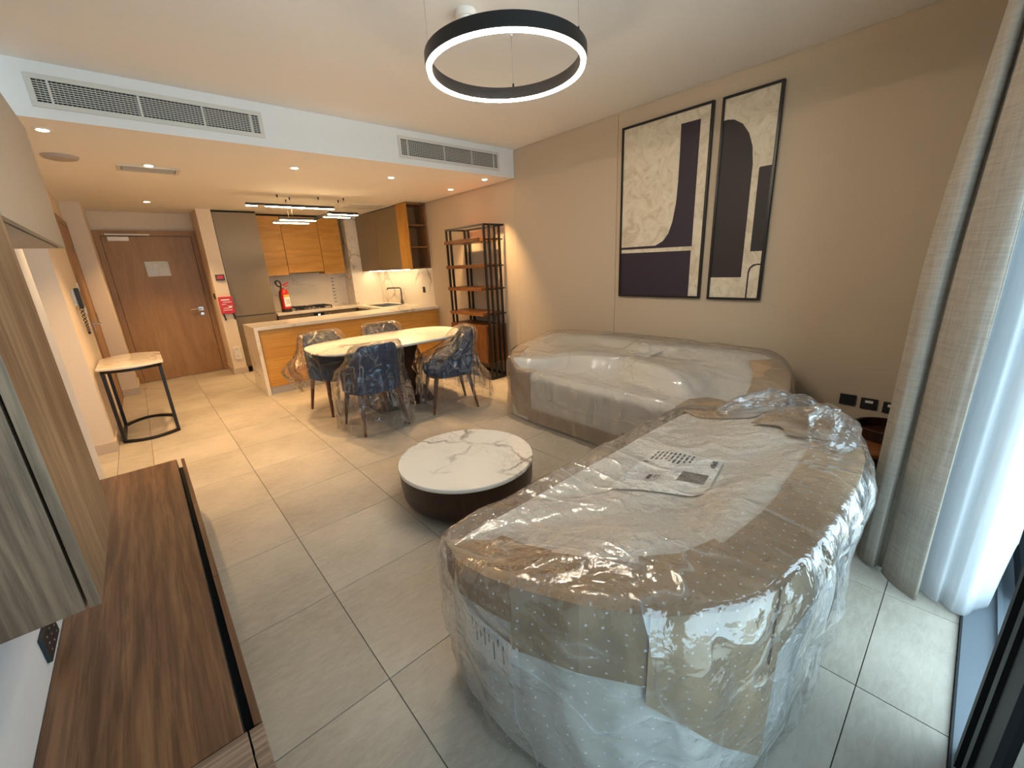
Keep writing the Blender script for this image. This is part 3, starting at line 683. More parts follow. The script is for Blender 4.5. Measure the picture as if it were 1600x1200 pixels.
t = thing('smoke_detector', 'small white smoke detector on ceiling behind the ring pendant', 'detector', (1.617, 2.07, ZC))
MB().lathe([(.0, ZC - .055), (.032, ZC - .053), (.040, ZC - .03)], (1.617, 2.07, 0), 28).build('sensor_head', 'plastic', t, smooth=True); MB().lathe([(.052, ZC - .03), (.056, ZC - .02), (.056, ZC)], (1.617, 2.07, 0), 28).build('base', 'plastic', t, smooth=True)
t = thing('ceiling_diffuser', 'slotted white ceiling diffuser near entrance', 'air vent', (.34, 5.22, ZK))
MB().box(.12, .56, 5.10, 5.135, ZK - .012, ZK).box(.12, .56, 5.31, 5.345, ZK - .012, ZK).box(.12, .15, 5.135, 5.31, ZK - .012, ZK).box(.53, .56, 5.135, 5.31, ZK - .012, ZK).build('frame', 'grille', t, bev=.002)
MB().box(.15, .53, 5.135, 5.31, ZK - .003, ZK - .001).build('backing', 'dark', t)
for k in range(6): MB().bar((.155, 5.15 + .03 * k, ZK - .007), (.525, 5.15 + .03 * k, ZK - .007), .003, .012).build('slat', 'grille', t)
t = thing('ceiling_diffuser', 'flat ceiling diffuser by taupe kitchen wall cabinet', 'air vent', (2.98, 6.8, ZK))
MB().box(2.72, 3.25, 6.52, 6.56, ZK - .012, ZK).box(2.72, 3.25, 6.96, 7.0, ZK - .012, ZK).box(2.72, 2.76, 6.56, 6.96, ZK - .012, ZK).box(3.21, 3.25, 6.56, 6.96, ZK - .012, ZK).build('frame', 'grille', t)
MB().box(2.76, 3.21, 6.56, 6.96, ZK - .003, ZK - .001).build('backing', 'dark', t)
for k in range(9): MB().bar((2.765, 6.60 + .04 * k, ZK - .007), (3.205, 6.60 + .04 * k, ZK - .007), .003, .026).build('slat', 'grille', t)
for x, y, lab in ((1.415, 4.2, 'small flush concealed sprinkler cap near bulkhead'), (1.85, 6.65, 'small flush concealed sprinkler cap above the linear pendant')):
    t = thing('sprinkler_cap', lab, 'sprinkler', (x, y, ZK)); MB().lathe([(.0, ZK - .004), (.04, ZK - .004), (.042, ZK)], (x, y, 0), 24).build('cap', 'white', t)
# ring pendant
RC, RR, RZ = (1.672, 1.832), .41, 2.445
t = thing('ring_pendant', 'black ring pendant lamp with glowing underside on thin wires', 'lamp', (RC[0], RC[1], RZ))
n = 96
def ringpart(r0_, r1_, z0, z1):
    m = MB(); rings = []
    for i in range(n):
        a = 2 * PI * i / n; c_, s_ = math.cos(a), math.sin(a)
        rings.append([(RC[0] + r * c_, RC[1] + r * s_, z) for r, z in ((r0_, z0), (r1_, z0), (r1_, z1), (r0_, z1))])
    rings.append(rings[0]); return m.loft(rings, False, False)
ringpart(RR - .034, RR, RZ + .006, RZ + .066).build('ring_body', 'black', t, smooth=True)
ringpart(RR - .024, RR - .010, RZ - .004, RZ + .006).build('led_diffuser', 'ring', t, smooth=True)
for i, a in enumerate((math.radians(-72), math.radians(157), math.radians(42))):
    p = (RC[0] + (RR - .017) * math.cos(a), RC[1] + (RR - .017) * math.sin(a))
    MB().tube([(p[0], p[1], RZ + .066), (p[0], p[1], ZC)], .0012, 5).build('wire', 'steel', t)
    MB().lathe([(.006, RZ + .06), (.006, RZ + .085), (.003, RZ + .09)], (p[0], p[1], 0), 10).build('wire_grip', 'black', t)
    MB().lathe([(.008, ZC - .010), (.010, ZC)], (p[0], p[1], 0), 12).build('ceiling_stud', 'plastic', t)
# linear pendant over the peninsula
t = thing('linear_pendant', 'black linear pendant with glowing offset bars above kitchen peninsula', 'lamp', (1.95, 6.3, 2.15))
BARS = [((1.585, 6.5, 2.18), (2.037, 6.5, 2.18)), ((1.618, 6.3, 2.195), (2.073, 6.3, 2.195)), ((2.18, 6.3, 2.25), (2.556, 6.3, 2.25)), ((2.176, 6.1, 2.262), (2.591, 6.1, 2.262)), ((1.234, 6.15, 2.335), (1.358, 6.15, 2.335)), ((1.442, 6.15, 2.335), (2.29, 6.15, 2.335))]
for a, b in BARS:
    MB().box(a[0] - .002, b[0] + .002, a[1] - .013, a[1] + .013, a[2] + .0, a[2] + .030).build('bar_body', 'black', t)
    MB().tube([a, (a[0] + .008, a[1], a[2]), (b[0] - .008, b[1], b[2]), b], [.004, .0095, .0095, .004], 10).build('led_tube', 'bar', t, smooth=True)
MB().bar((2.06, 6.32, 2.215), (2.20, 6.08, 2.285), .03, .022).build('link_bar', 'black', t)
MB().bar((2.06, 6.51, 2.205), (2.20, 6.29, 2.275), .03, .022).build('link_bar', 'black', t)
MB().bar((1.35, 6.15, 2.357), (1.45, 6.15, 2.357), .02, .02).build('link_bar', 'black', t)
for x, y, z in ((1.79, 6.5, 2.21), (1.784, 6.3, 2.22), (2.42, 6.3, 2.28), (2.42, 6.1, 2.29), (1.6, 6.15, 2.36), (2.1, 6.15, 2.36)):
    MB().tube([(x, y, z), (x, y, ZK)], .0012, 5).build('wire', 'steel', t); MB().lathe([(.006, ZK - .035), (.010, ZK)], (x, y, 0), 10).build('ceiling_stud', 'black', t)
for o_ in [p for p in BARS]:
    pass

# ------------------------------------------------------------------ paintings
def picture(y0, y1, z0, z1, lab, shapes):
    t = thing('framed_painting', lab, 'painting', (XW - .008, (y0 + y1) / 2, z0)); x1 = XW - .008; x0 = x1 - .028; f = .018
    for a in ((y0, y1, z0, z0 + f), (y0, y1, z1 - f, z1), (y0, y0 + f, z0 + f, z1 - f), (y1 - f, y1, z0 + f, z1 - f)):
        MB().box(x0, x1, *a).build('frame_bar', 'black', t)
    MB().box(x1 - .018, x1 - .001, y0 + f, y1 - f, z0 + f, z1 - f).build('canvas', 'canvas', t)
    for poly, mat in shapes:
        poly = [(min(max(p[0], y0 + f), y1 - f), min(max(p[1], z0 + f), z1 - f)) for p in poly]
        MB().prism(poly, x1 - .0195, x1 - .018, 'x').build('painted_shape', mat, t)
picture(1.632, 2.454, 1.128, 2.635, 'wide framed abstract painting with dark plum J shape', [
    ([(1.892, 2.535), (1.730, 2.532), (1.732, 1.568), (2.46, 1.574), (2.46, 1.594), (2.073, 1.594), (2.002, 1.628), (1.954, 1.688), (1.921, 1.783), (1.897, 1.937), (1.890, 2.104), (1.889, 2.3)], 'navy'),
    ([(2.46, 1.541), (1.737, 1.533), (1.736, 1.1), (2.46, 1.1)], 'navy')])
picture(1.156, 1.566, 1.124, 2.631, 'narrow framed abstract painting with dark arch shape', [
    ([(1.58, 2.471), (1.52, 2.472), (1.472, 2.461), (1.408, 2.419), (1.356, 2.344), (1.324, 2.252), (1.309, 2.127), (1.309, 1.304), (1.58, 1.304)], 'umber'),
    ([(1.261, 2.092), (1.254, 2.099), (1.15, 2.099), (1.15, 1.500), (1.261, 1.500)], 'umber'),
    ([(1.263, 1.12), (1.263, 1.34), (1.255, 1.375), (1.232, 1.40), (1.20, 1.406), (1.15, 1.406), (1.15, 1.395), (1.205, 1.394), (1.226, 1.386), (1.244, 1.368), (1.252, 1.335), (1.252, 1.12)], 'umber')])
for y0, y1, z0, z1, lab, sw in ((.455, .548, .397, .475, 'dark wall socket nearest far sofa on beige wall', 0), (.335, .428, .390, .468, 'middle dark outlet plate with white port on beige wall', 1), (.212, .307, .385, .463, 'dark outlet plate with white port beside linen curtain', 1)):
    t = thing('wall_socket', lab, 'socket', (XW - .008, (y0 + y1) / 2, z0)); x = XW - .008
    MB().box(x - .009, x, y0, y1, z0, z1).build('plate', 'charcoal', t, bev=.002)
    if sw: MB().box(x - .011, x - .009, y0 + .025, y1 - .025, z0 + .045, z0 + .063).build('port', 'plastic', t)
    else:
        for a in ((.042, .05, .045, .06), (.025, .038, .025, .031), (.055, .068, .025, .031)): MB().box(x - .0105, x - .009, y0 + a[0], y0 + a[1], z0 + a[2], z0 + a[3]).build('pin_hole', 'dark', t)

# ------------------------------------------------------------------ bookshelf
t = thing('bookshelf', 'tall black metal bookshelf with walnut shelves and lower cabinet', 'bookshelf', (3.49, 4.6, 0))
bx0, bx1, by0, by1, bh = 3.32, 3.652, 4.18, 5.03, 1.985
MB().box(bx0, bx1, by0, by0 + .025, bh - .022, bh).box(bx0, bx1, by1 - .025, by1, bh - .022, bh).box(bx0, bx0 + .025, by0 + .025, by1 - .025, bh - .022, bh).box(bx1 - .025, bx1, by0 + .025, by1 - .025, bh - .022, bh).build('top_frame', 'black', t)
MB().box(bx0, bx1, by0, by0 + .03, 0, .03).box(bx0, bx1, by1 - .03, by1, 0, .03).box(bx0, bx0 + .03, by0 + .03, by1 - .03, 0, .03).box(bx1 - .03, bx1, by0 + .03, by1 - .03, 0, .03).build('base_frame', 'black', t)
PX = (3.334, 3.412, 3.498, 3.576)
for x in PX: MB().box(x - .012, x + .012, by0 + .003, by0 + .027, .03, bh - .022).build('post', 'black', t)
for y in (by1 - .015, by1 - .105):
    for x in (3.334, 3.638): MB().box(x - .012, x + .012, y - .012, y + .012, .03, bh - .022).build('post', 'black', t)
for x in (3.334, 3.638): pass
for z in (1.785, 1.465, 1.175, .850):
    MB().box(3.306, 3.62, 4.285, 5.045, z, z + .045).build('shelf', 'shelfwoody', t, bev=.001)
    MB().box(3.33, 3.645, by0 + .027, by0 + .037, z + .012, z + .028).build('cross_rod', 'black', t)
MB().box(3.312, 3.648, 4.225, 5.04, .225, .725).build('cabinet_body', 'shelfwood', t, bev=.001)
for k in range(2): MB().box(3.300, 3.312, 4.227 + k * .4075, 4.631 + k * .4075, .228, .722).build('cabinet_door', 'shelfwood', t, bev=.001)

# ------------------------------------------------------------------ coffee table and side table
t = thing('coffee_table', 'low round coffee table with white marble top and dark drum base', 'table', (1.40, 2.10, 0)); c = (1.40, 2.10, 0)
MB().lathe([(.443, .262), (.445, .266), (.445, .282), (.441, .287)], c, 96).build('table_top', 'marble', t, smooth=True)
MB().lathe([(.38, .045), (.408, .055), (.428, .09), (.436, .14), (.440, .2615)], c, 96).build('drum', 'espresso', t, smooth=True)
MB().lathe([(.33, 0), (.33, .035)], c, 48).build('plinth', 'dark', t)
t = thing('side_table', 'dark round drum side table in corner below wall sockets', 'table', (3.30, .36, 0)); c = (3.30, .36, 0)
MB().lathe([(.30, .0), (.30, .295)], c, 64).build('drum', 'espresso', t, smooth=True); MB().lathe([(.318, .296), (.32, .30), (.32, .318), (.316, .322)], c, 64).build('table_top', 'shelfwoody', t, smooth=True)
t = thing('round_tray', 'dark round wooden tray resting on drum side table', 'tray', (3.37, .24, .322)); c = (3.37, .24, .322)
MB().lathe([(.158, 0), (.165, .006), (.165, .068), (.155, .070), (.150, .066), (.148, .014), (.0, .012)], c, 56).build('tray_bowl', 'espresso', t, smooth=True)

# ------------------------------------------------------------------ dining table
t = thing('dining_table', 'rounded white marble dining table on dark pedestal', 'table', (2.03, 4.35, 0)); c = (2.03, 4.35)
top = superell(c[0], c[1], .88, .50, 96, 3.4)
MB().loft([[(c[0] + (x - c[0]) * k, c[1] + (y - c[1]) * k, z) for x, y in top] for k, z in ((.955, .725), (.985, .733), (1, .743), (1, .752), (.996, .756))]).build('table_top', 'marble', t, smooth=True)
R_ = lambda hx, hy, z: [(c[0] - hx, c[1] - hy, z), (c[0] + hx, c[1] - hy, z), (c[0] + hx, c[1] + hy, z), (c[0] - hx, c[1] + hy, z)]
MB().loft([R_(.34, .26, 0), R_(.335, .255, .02), R_(.16, .10, .40), R_(.26, .16, .724)]).build('pedestal', 'espresso', t, bev=.006)

# ------------------------------------------------------------------ dining chairs (local: faces +y)
def tri(x): x = x - math.floor(x); return 4 * abs(x - .5) - 1
def make_chair(name, label, loc, rz, seed, flare=None, hem=.07, sx=1.0, top=.875):
    t = thing(name, label, 'chair', loc, rz, 'dining chairs in clear plastic bags')
    rn = random.Random(seed)
    # tub shell
    A = [math.radians(-118 + 236 * i / 48) for i in range(49)]
    def h(a):
        d = abs(math.degrees(a)); return .855 - .235 * smooth(28, 92, d) - .11 * smooth(92, 118, d)
    def P(a, off, z):
        c_, s_ = math.cos(a), math.sin(a); e = 2 / 2.7; lean = .05 * smooth(.42, .86, z) * max(0, c_)
        return ((.262 - off) * math.copysign(abs(s_) ** e, s_), -(.255 - off) * math.copysign(abs(c_) ** e, c_) - lean, z)
    rings = []
    for a in A:
        H = h(a); zs = [.395 + (H - .395) * k / 6 for k in range(7)]
        out = [P(a, 0, z) for z in zs[:-1]] + [P(a, .006, H - .008), P(a, .02, H), P(a, .036, H - .008)]
        inn = [P(a, .045, z) for z in reversed(zs[:-1])]
        rings.append(out + inn)
    MB().loft(rings).build('backrest_shell', 'navyfab', t, local=True, smooth=True)
    sr = lambda k, z, dy=.01: [(x * k, y * k + dy, z) for x, y in superell(0, 0, .245, .25, 40, 3)]
    MB().loft([sr(.90, .395), sr(.98, .405), sr(1, .43), sr(1, .46), sr(.97, .482), sr(.85, .492)]).build('seat', 'navyfab', t, local=True, smooth=True)
    MB().loft([sr(.86, .372), sr(.90, .378), sr(.90, .395)]).build('seat_base', 'legwood', t, local=True)
    for fx in (-1, 1):
        for fy in (-1, 1):
            a = Vector((fx * .185, fy * .175, .385)); b = Vector((fx * .228, fy * .245, 0)); m = MB()
            m.loft([[p + Vector((r * math.cos(2 * PI * k / 12), r * math.sin(2 * PI * k / 12), 0)) for k in range(12)] for p, r in ((a, .024), (a.lerp(b, .5), .019), (b, .012))])
            m.build('leg', 'legwood', t, local=True, smooth=True)
    # plastic bag draped over it
    N, K = 120, 40; vs, fs = [], []
    lv = [(0, 0, .345, .345), (.28, 0, .325, .33), (.46, 0, .315, .312), (.58, -.02, .30, .285), (.65, -.10, .285, .20), (.70, -.15, .275, .165), (.78, -.19, .265, .14), (.845, -.225, .24, .105), (top, -.262, .205, .055)]
    dirs = [(rn.uniform(-1, 1), rn.uniform(-1, 1), rn.uniform(-.5, .5), rn.uniform(3, 9), rn.random()) for _ in range(7)]
    ph = rn.random() * 10
    for k in range(K + 1):
        u = k / K; z = hem + (top - hem) * u
        for q in range(len(lv) - 1):
            if lv[q][0] <= z <= lv[q + 1][0] + 1e-6: break
        f = (z - lv[q][0]) / (lv[q + 1][0] - lv[q][0]); L = [lv[q][i] + (lv[q + 1][i] - lv[q][i]) * f for i in range(4)]
        for i in range(N):
            a = 2 * PI * i / N; c_, s_ = math.cos(a), math.sin(a); e = 2 / 2.5
            x = L[2] * math.copysign(abs(c_) ** e, c_); y = L[1] + L[3] * math.copysign(abs(s_) ** e, s_)
            p = Vector((x, y, z)); am = .004 + .014 * (1 - smooth(.3, .85, z))
            d = sum(tri((p.x * dx + p.y * dy + p.z * dz * .5) * fr * .55 + off + .5 * noise.noise(p * 3 + Vector((ph, 0, 0)))) for dx, dy, dz, fr, off in dirs) / 7
            d = d * am * 2.2 + am * 2.2 * tri(a * 2.2 + .8 * noise.noise(Vector((a * 1.5, z * 2, ph))))
            zz = z + (.045 * noise.noise(Vector((c_ * 1.5, s_ * 1.5, ph))) + .03 * tri(a * 1.1 + ph)) * (1 - smooth(0, .3, u))
            s = 1 + max(d, -.012) / .3
            X, Yq = L[0] * 0 + x * s * sx, L[1] + (y - L[1]) * s
            if flare:
                fa, famt, fz, fw_ = flare; g = max(0, math.cos(a - fa)) ** 6 * math.exp(-((z - fz) / fw_) ** 2)
                X += math.cos(fa) * famt * g; Yq += math.sin(fa) * famt * g
            vs.append((X, Yq, zz))
    for k in range(K):
        for i in range(N): j = (i + 1) % N; fs.append((k * N + i, k * N + j, (k + 1) * N + j, (k + 1) * N + i))
    fs.append(tuple(K * N + i for i in range(N)))
    MB().add(vs, fs).build('plastic_bag', 'bag', t, local=True, smooth='all', label='clear crinkled plastic bag')
    return t
make_chair('dining_chair', 'bagged navy dining chair seen from behind, nearest the coffee table', (1.535, 3.86, 0), 0, 3, hem=.04)
make_chair('dining_chair', 'bagged navy dining chair turned sideways beside the bookshelf', (2.37, 3.77, 0), math.radians(72), 8, flare=(math.radians(-90), .14, .18, .22), hem=.10)
make_chair('dining_chair', 'bagged navy dining chair behind left end of dining table', (1.48, 4.70, 0), math.radians(180 + 8), 5, flare=(math.radians(-10), .20, .50, .14), hem=.30)
make_chair('dining_chair', 'bagged navy dining chair behind middle of dining table by peninsula', (2.185, 4.72, 0), math.radians(180), 11, hem=.1)

# ------------------------------------------------------------------ wrapped sofas
def resample(pts, n):
    pts = [Vector((p[0], p[1])) for p in pts]; L = [0]
    for i in range(len(pts)): L.append(L[-1] + (pts[(i + 1) % len(pts)] - pts[i]).length)
    out = []; k = 0
    for i in range(n):
        s = L[-1] * i / n
        while L[k + 1] < s: k += 1
        out.append(pts[k].lerp(pts[(k + 1) % len(pts)], (s - L[k]) / (L[k + 1] - L[k])))
    return out
def normals(o):
    n = len(o); r = []
    for i in range(n):
        d = (o[(i + 1) % n] - o[i - 1]).normalized(); r.append(Vector((d.y, -d.x)))
    return r
class Wrap:
    def __init__(s, pts, ztop, zc, cen, seed):
        s.o = resample([tuple(p) for p in catmull(pts, 8)], 240)
        A = sum(s.o[i].x * s.o[(i + 1) % 240].y - s.o[(i + 1) % 240].x * s.o[i].y for i in range(240))
        if A < 0: s.o.reverse()
        s.nm = normals(s.o); s.zt = ztop; s.zc = zc; s.c = Vector(cen); s.rn = random.Random(seed); s.seed = seed; s.xmax = None
    def idx(s, x, y): return min(range(240), key=lambda i: (s.o[i] - Vector((x, y))).length)
    def shell(s, off, topoff, crum, hemz=0.0, prof=(), tuck=.0):
        """rings from the floor over the shoulder to the middle"""
        rings = []; dirs = [(s.rn.uniform(-1, 1), s.rn.uniform(-1, 1), s.rn.uniform(-1, 1), s.rn.uniform(2.5, 8), s.rn.random()) for _ in range(9)]
        lev = [(0, f) for f in (0, .04, .1, .17, .24, .32, .40, .48, .56, .64, .72, .80, .87, .93)] + [(1, f) for f in (0, .03, .07, .12, .18, .26, .35, .45, .56, .68, .80, .90, .96)]
        for typ, f in lev:
            ring = []
            for i in range(240):
                p = s.o[i]; n_ = s.nm[i]; zt = s.zt(p)
                if typ == 0:
                    z = hemz + (zt + topoff - hemz) * f; q = p + n_ * (off - tuck * (1 - f) ** 2 - (.008 if f > .9 else 0)); nn = Vector((n_.x, n_.y, 0))
                else:
                    q = p + n_ * (off - .03); f0 = .24 / (p - s.c).length; q = q.lerp(s.c, f); bl = smooth(f0, f0 + .45, f); z = (zt + topoff) * (1 - bl) + (s.zc + topoff) * bl; nn = Vector((0, 0, 1))
                v = Vector((q.x, q.y, z))
                if crum:
                    g = sum(tri((v.x * a + v.y * b + v.z * c_) * fr * .6 + ph + .35 * noise.noise(v * 2.3)) for a, b, c_, fr, ph in dirs) / 9
                    am = crum * (1.0 if typ == 0 else .55) * (.5 + .9 * abs(noise.noise(v * 1.7 + Vector((s.seed, 0, 0)))))
                    g2 = tri(i / 240 * 31 + .9 * noise.noise(Vector((i * .05, z * 2.5, s.seed))) + z * 1.4) if typ == 0 else 0
                    v += nn * max(-.2 * off if typ else -.4 * off, (g * 2.4 + g2 * .45) * am)
                if s.xmax: v.x = min(v.x, s.xmax)
                ring.append(tuple(v))
            rings.append(ring)
        return MB().loft(rings, False, True)
    def topz(s, x, y):
        d = Vector((x, y)) - s.c; a = math.atan2(d.y, d.x)
        i = min(range(240), key=lambda k: abs((math.atan2(s.o[k].y - s.c.y, s.o[k].x - s.c.x) - a + PI) % (2 * PI) - PI))
        L = (s.o[i] - s.c).length; f = 1 - d.length / L; f0 = .24 / L; bl = smooth(f0, f0 + .45, f)
        return s.zt(s.o[i]) * (1 - bl) + s.zc * bl
    def panel(s, i0, i1, wtop, hdown, off=.008, segs=4, topz=.0, drop0=0.0, inner=True):
        """folded cardboard edge protector along the outline from index i0 to i1"""
        m = MB(); rings = []; n = (i1 - i0) % 240
        for k in range(segs + 1):
            i = (i0 + round(n * k / segs)) % 240; p = s.o[i]; q = s.nm[i]; zt = s.zt(p) + topz + .010
            a = p + q * off; b = p - q * wtop
            hd = hdown if not isinstance(hdown, (list, tuple)) else hdown[0] + (hdown[1] - hdown[0]) * k / segs
            zb = zt - drop0
            rings.append([(a.x, a.y, zt - hd), (a.x, a.y, zt), (b.x, b.y, zt + .003), (b.x, b.y, zt - .003), (p.x + q.x * (off - .005), p.y + q.y * (off - .005), zt - .006), (p.x + q.x * (off - .005), p.y + q.y * (off - .005), zt - hd)])
        return m.loft(rings)

# near sofa (faces +y, rounded back towards the window)
near = thing('wrapped_sofa', 'near two-seat sofa packed in cardboard, foam and clear film', 'sofa', (1.45, .62, 0))
zt = lambda p: .585 + .105 * smooth(1.05, .45, p.y)
W1 = Wrap([(.60, 1.06), (.58, .88), (.60, .66), (.68, .45), (.84, .28), (1.10, .195), (1.5, .175), (1.9, .185), (2.16, .24), (2.33, .38), (2.38, .62), (2.37, .88), (2.33, 1.06), (2.1, 1.09), (1.5, 1.09), (.9, 1.09), (.68, 1.09)], zt, .60, (1.45, .66), 3)
W1.shell(0, 0, .006, .02).build('foam_wrap', 'foam', near, smooth=True, label='white foam sheet around the sofa')
I = W1.idx
def pan(W, par, a, b, wt_, hd, off, segs, mat='card', tz=0.0):
    return W.panel(I_(W, a), I_(W, b), wt_, hd, off, segs, tz).build('cardboard_panel', mat, par)
I_ = lambda W, p: W.idx(*p)
pan(W1, near, (.62, 1.08), (.60, .70), .17, .13, .010, 3)
pan(W1, near, (.60, .72), (.74, .37), .16, .22, .013, 2, 'carddark')
pan(W1, near, (.73, .38), (1.06, .20), .19, (.27, .62), .016, 2)
pan(W1, near, (1.02, .205), (1.62, .175), .16, (.24, .16), .018, 2, 'carddark')
pan(W1, near, (1.55, .175), (2.16, .24), .17, .10, .012, 3)
pan(W1, near, (2.08, .22), (2.38, .62), .26, .14, .016, 4, 'carddark', .008)
pan(W1, near, (2.37, .66), (2.30, 1.06), .12, .10, .010, 2)
# packing list lying on the sofa under the film
def on_sheet(u, v, dz=.0015):
    A, B, C_, D = Vector((1.72, .925)), Vector((1.77, .625)), Vector((1.43, .562)), Vector((1.265, .878))
    p = (A.lerp(B, u)).lerp(D.lerp(C_, u), v); return Vector((p.x, p.y, W1.topz(p.x, p.y) + .010 + dz))
ls = MB().add([on_sheet(i / 8, j / 8, 0) for i in range(9) for j in range(9)], [(i * 9 + j, i * 9 + j + 1, i * 9 + j + 10, i * 9 + j + 9) for i in range(8) for j in range(8)]).build('packing_list', 'paper', near, fix=False, label='printed white packing list')
m = MB(); rnd = random.Random(7)
def quad(m, u0, u1, v0, v1, dz=.0015):
    n_ = max(1, int(max(u1 - u0, v1 - v0) / .06))
    m.add([on_sheet(u0 + (u1 - u0) * i / n_, v0 + (v1 - v0) * j / n_, dz) for i in range(n_ + 1) for j in range(n_ + 1)], [(i * (n_ + 1) + j, i * (n_ + 1) + j + 1, (i + 1) * (n_ + 1) + j + 1, (i + 1) * (n_ + 1) + j) for i in range(n_) for j in range(n_)])
for k in range(9):
    u = .08 + .065 * k; v = .04
    for j in range(3):
        ln = rnd.uniform(.04, .10); quad(m, u, u + .028, v, v + ln); v += ln + .02
        if v > .3: break
m.build('printed_lines', 'ink', ls, fix=False)
m = MB(); quad(m, .62, .93, .46, .70); m.build('printed_photo', plain('grey photo print', (.12, .12, .12), .7, nscale=60, var=.6), ls, fix=False)
m = MB()
for k in range(4):
    quad(m, .86, .97, .05 + .05 * k, .055 + .05 * k); quad(m, .875 + .02 * (k % 2), .945, .062 + .05 * k, .092 + .05 * k)
m.build('printed_icons', 'ink', ls, fix=False)
m = MB(); m.add([on_sheet(.07 + .045 * math.cos(a), .33 + .022 * math.sin(a)) for a in [2 * PI * k / 16 for k in range(16)]], [tuple(range(16))]); m.build('printed_logo', plain('maroon print', (.18, .02, .015), .7), ls, fix=False)
m = MB(); quad(m, .24, .42, .60, .75, .003); st = m.build('sticker', 'plastic', ls, fix=False)
m = MB(); quad(m, .27, .32, .62, .73, .0042); quad(m, .35, .37, .62, .70, .0042); quad(m, .39, .40, .62, .72, .0042); m.build('sticker_print', 'ink', ls, fix=False)
# second printed sheet on the near left side
i0 = W1.idx(.585, .95); i1 = W1.idx(.60, .70); rings = []
m = MB(); n = (i1 - i0) % 240; seg = 6
for k in range(seg + 1):
    i = (i0 + round(n * k / seg)) % 240; p = W1.o[i] + W1.nm[i] * .012
    rings.append([(p.x, p.y, .30), (p.x, p.y, .45)])
m.loft(rings, False, False, False).build('side_sheet', 'paper', near, fix=False, label='white printed sheet on the side')
m = MB()
for k in range(8):
    i = (i0 + round(n * (.15 + .08 * k))) % 240; j = (i + 1) % 240; p = W1.o[i] + W1.nm[i] * .0135; q = W1.o[j] + W1.nm[j] * .0135
    q = p + (q - p) * .25; za = .43 - .012 * (k % 3); zb_ = za - .03 - .04 * (k % 2)
    m.add([(p.x, p.y, zb_), (q.x, q.y, zb_), (q.x, q.y, za), (p.x, p.y, za)], [(0, 1, 2, 3)])
m.build('side_print', 'ink', near, fix=False)
W1.shell(.045, .036, .024, .004, tuck=.02).build('film_wrap', 'film', near, smooth='all', label='clear dotted packing film')
# bunched corner and loose tail of film
def crumple_blob(path, rad, seed, n=40, k=34, amp=.35):
    rn = random.Random(seed); path = catmull(path, k // (len(path) - 1), False); rings = []; m_ = len(path)
    dirs = [(rn.uniform(-1, 1), rn.uniform(-1, 1), rn.uniform(-1, 1), rn.uniform(6, 18), rn.random()) for _ in range(7)]
    for i, p in enumerate(path):
        u = i / (m_ - 1); d = (path[min(i + 1, m_ - 1)] - path[max(i - 1, 0)]).normalized(); a_ = d.orthogonal().normalized(); b_ = d.cross(a_)
        R = rad(u)
        ring = []
        for j in range(n):
            t_ = 2 * PI * j / n; q = p + (a_ * math.cos(t_) + b_ * math.sin(t_)) * R
            g = sum(tri((q.x * x + q.y * y + q.z * z) * fr * .6 + ph) for x, y, z, fr, ph in dirs) / 7
            q = p + (a_ * math.cos(t_) + b_ * math.sin(t_)) * R * (1 + amp * 1.6 * g + amp * .5 * tri(j / n * 7 + u * 2)); ring.append(tuple(q))
        rings.append(ring)
    return MB().loft(rings)
crumple_blob([(2.28, .86, .63), (2.42, .70, .69), (2.50, .56, .68), (2.46, .42, .66), (2.40, .34, .655)], lambda u: .012 + .075 * math.sin(PI * min(1, u * 1.02 + .05)) ** .8 * (1 - .45 * u), 5).build('film_tail', 'film2', near, label='bunched loose tail of film')
crumple_blob([(1.95, .30, .70), (2.10, .30, .725), (2.22, .40, .725), (2.28, .55, .70)], lambda u: .03 + .055 * math.sin(PI * u), 9, amp=.22).build('film_fold', 'film', near, label='folded bunch of film on the corner')

# far sofa (faces -x, rounded back against the beige wall)
far = thing('wrapped_sofa', 'long far sofa packed in foam and film against beige wall', 'sofa', (3.1, 1.95, 0))
zt2 = lambda p: .50 + .235 * smooth(2.62, 3.45, p.x) - .06 * smooth(1.05, .7, p.y) + .10 * smooth(2.85, 3.0, p.y) * (1 - smooth(2.7, 3.3, p.x))
W2 = Wrap([(2.60, 2.92), (2.70, 3.08), (2.98, 3.19), (3.28, 3.15), (3.48, 2.95), (3.565, 2.5), (3.575, 2.0), (3.565, 1.4), (3.49, 1.0), (3.30, .80), (3.0, .73), (2.72, .75), (2.60, .86), (2.585, 1.2), (2.58, 1.9), (2.585, 2.6)], zt2, .66, (3.10, 1.95), 6)
W2.xmax = 3.655
W2.shell(0, 0, .008, .02).build('foam_wrap', 'foam', far, smooth=True, label='white foam sheet around the long sofa')
pan(W2, far, (2.95, 3.19), (2.585, 2.70), .10, .46, .012, 4)
pan(W2, far, (2.585, 1.25), (2.9, .74), .30, .30, .014, 4, 'carddark')
pan(W2, far, (2.9, .74), (3.45, .92), .22, .30, .012, 3)
MB().box(2.563, 2.572, 1.62, 2.72, .03, .16).build('cardboard_panel', 'carddark', far); MB().box(2.555, 2.564, 1.0, 1.66, .03, .20).build('cardboard_panel', 'card', far)
MB().add([(x, y, W2.topz(x, y) + .012) for x, y in ((3.20, 2.03), (3.36, 1.98), (3.30, 1.74), (3.12, 1.80))], [(0, 1, 2, 3)]).build('packing_list', 'paper', far, fix=False, label='white sheet under the film')
W2.shell(.042, .034, .024, .004, tuck=-.02).build('film_wrap', 'film2', far, smooth='all', label='clear packing film')

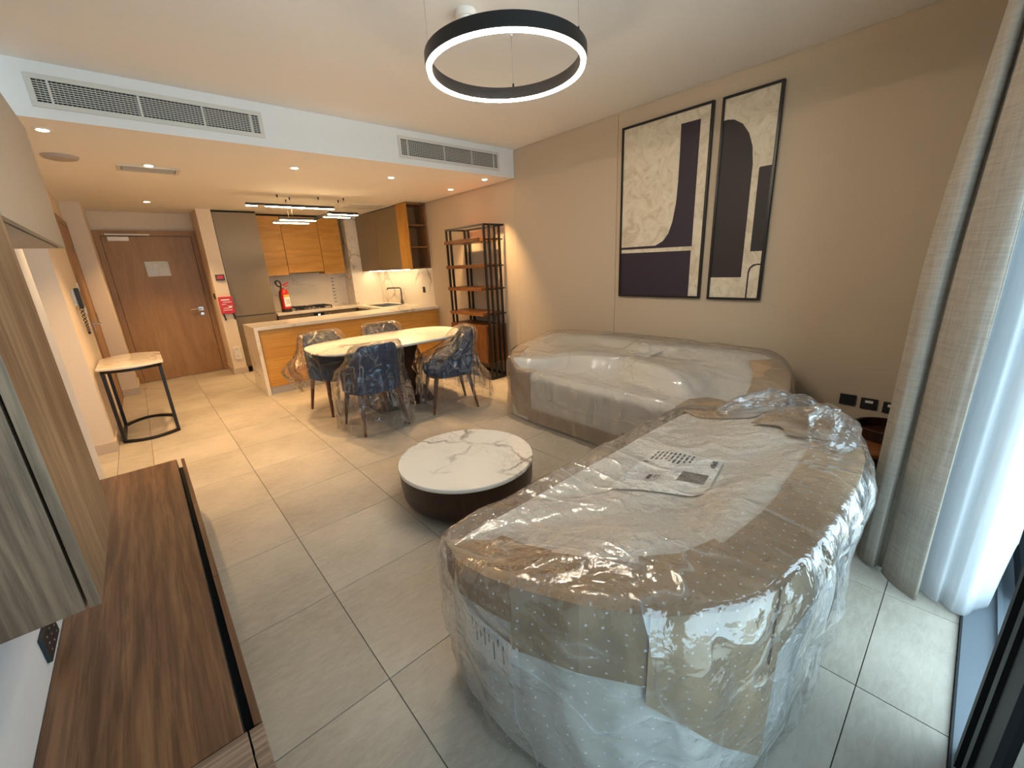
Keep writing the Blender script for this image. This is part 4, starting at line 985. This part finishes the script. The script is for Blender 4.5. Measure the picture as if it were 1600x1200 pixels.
# ------------------------------------------------------------------ curtains
def curtain(name, lab, plan, z0f, ztop, mat, per=10, rows=24, sway=.0):
    pts = catmull(plan, per, False); N = len(pts); vs, fs = [], []
    for k in range(rows + 1):
        u = k / rows
        for i, p in enumerate(pts):
            zb = z0f(i / (N - 1)); z = zb + (ztop - zb) * u
            g = .5 * sway * (noise.noise(Vector((i * .13, z * 1.1, 3.3)))) * (1 - u * .6)
            pin = smooth(.45, 1, u) * .45
            vs.append((p.x + g, p.y * (1 - pin) + (.0 if 'linen' in name else -.1) * pin + g, z))
    for k in range(rows):
        for i in range(N - 1): fs.append((k * N + i, k * N + i + 1, (k + 1) * N + i + 1, (k + 1) * N + i))
    t = thing(name, lab, 'curtain', (2.6, 0, 0)); o = MB().add(vs, fs).build('curtain_panel', mat, t, smooth='all', fix=False)
    sm = o.modifiers.new('thick', 'SOLIDIFY'); sm.thickness = .0025
    return t
lin = [(3.63, -.02), (3.54, .015), (3.45, -.055), (3.36, .015), (3.27, -.055), (3.18, .015), (3.09, -.055), (3.0, .015), (2.90, -.02), (2.80, .14), (2.70, .03), (2.50, .15), (2.44, .172), (2.40, .172), (2.355, .142), (2.345, .108), (2.372, .088), (2.365, .078), (2.325, .070), (2.28, .040), (2.245, .002), (2.222, -.035), (2.217, -.055)]
curtain('linen_curtain', 'greige linen curtain gathered beside the balcony door', lin, lambda u: .012, 2.70, 'linen', sway=.02)
sh = [(3.60, -.12), (3.46, -.09), (3.34, -.17), (3.20, -.09), (3.06, -.17), (2.92, -.09), (2.78, -.16), (2.62, -.08), (2.46, -.055), (2.36, -.055), (2.31, -.062), (2.282, -.085), (2.268, -.112), (2.284, -.128), (2.262, -.142), (2.244, -.160), (2.240, -.185), (2.262, -.205), (2.30, -.222), (2.34, -.243), (2.38, -.265), (2.43, -.288)]
curtain('sheer_curtain', 'white sheer curtain glowing against balcony door', sh, lambda u: .012 + .30 * smooth(.93, 1.0, u) ** 1.5, 2.70, 'sheer', sway=.012)
t = thing('curtain_track', 'white ceiling curtain track by balcony door', 'curtain track', (2.0, 0, 2.72))
MB().box(XL + .01, XW - .012, .03, .07, 2.71, ZC).build('rail', 'plastic', t); MB().box(XL + .01, XW - .012, -.12, -.08, 2.71, ZC).build('rail', 'plastic', t)
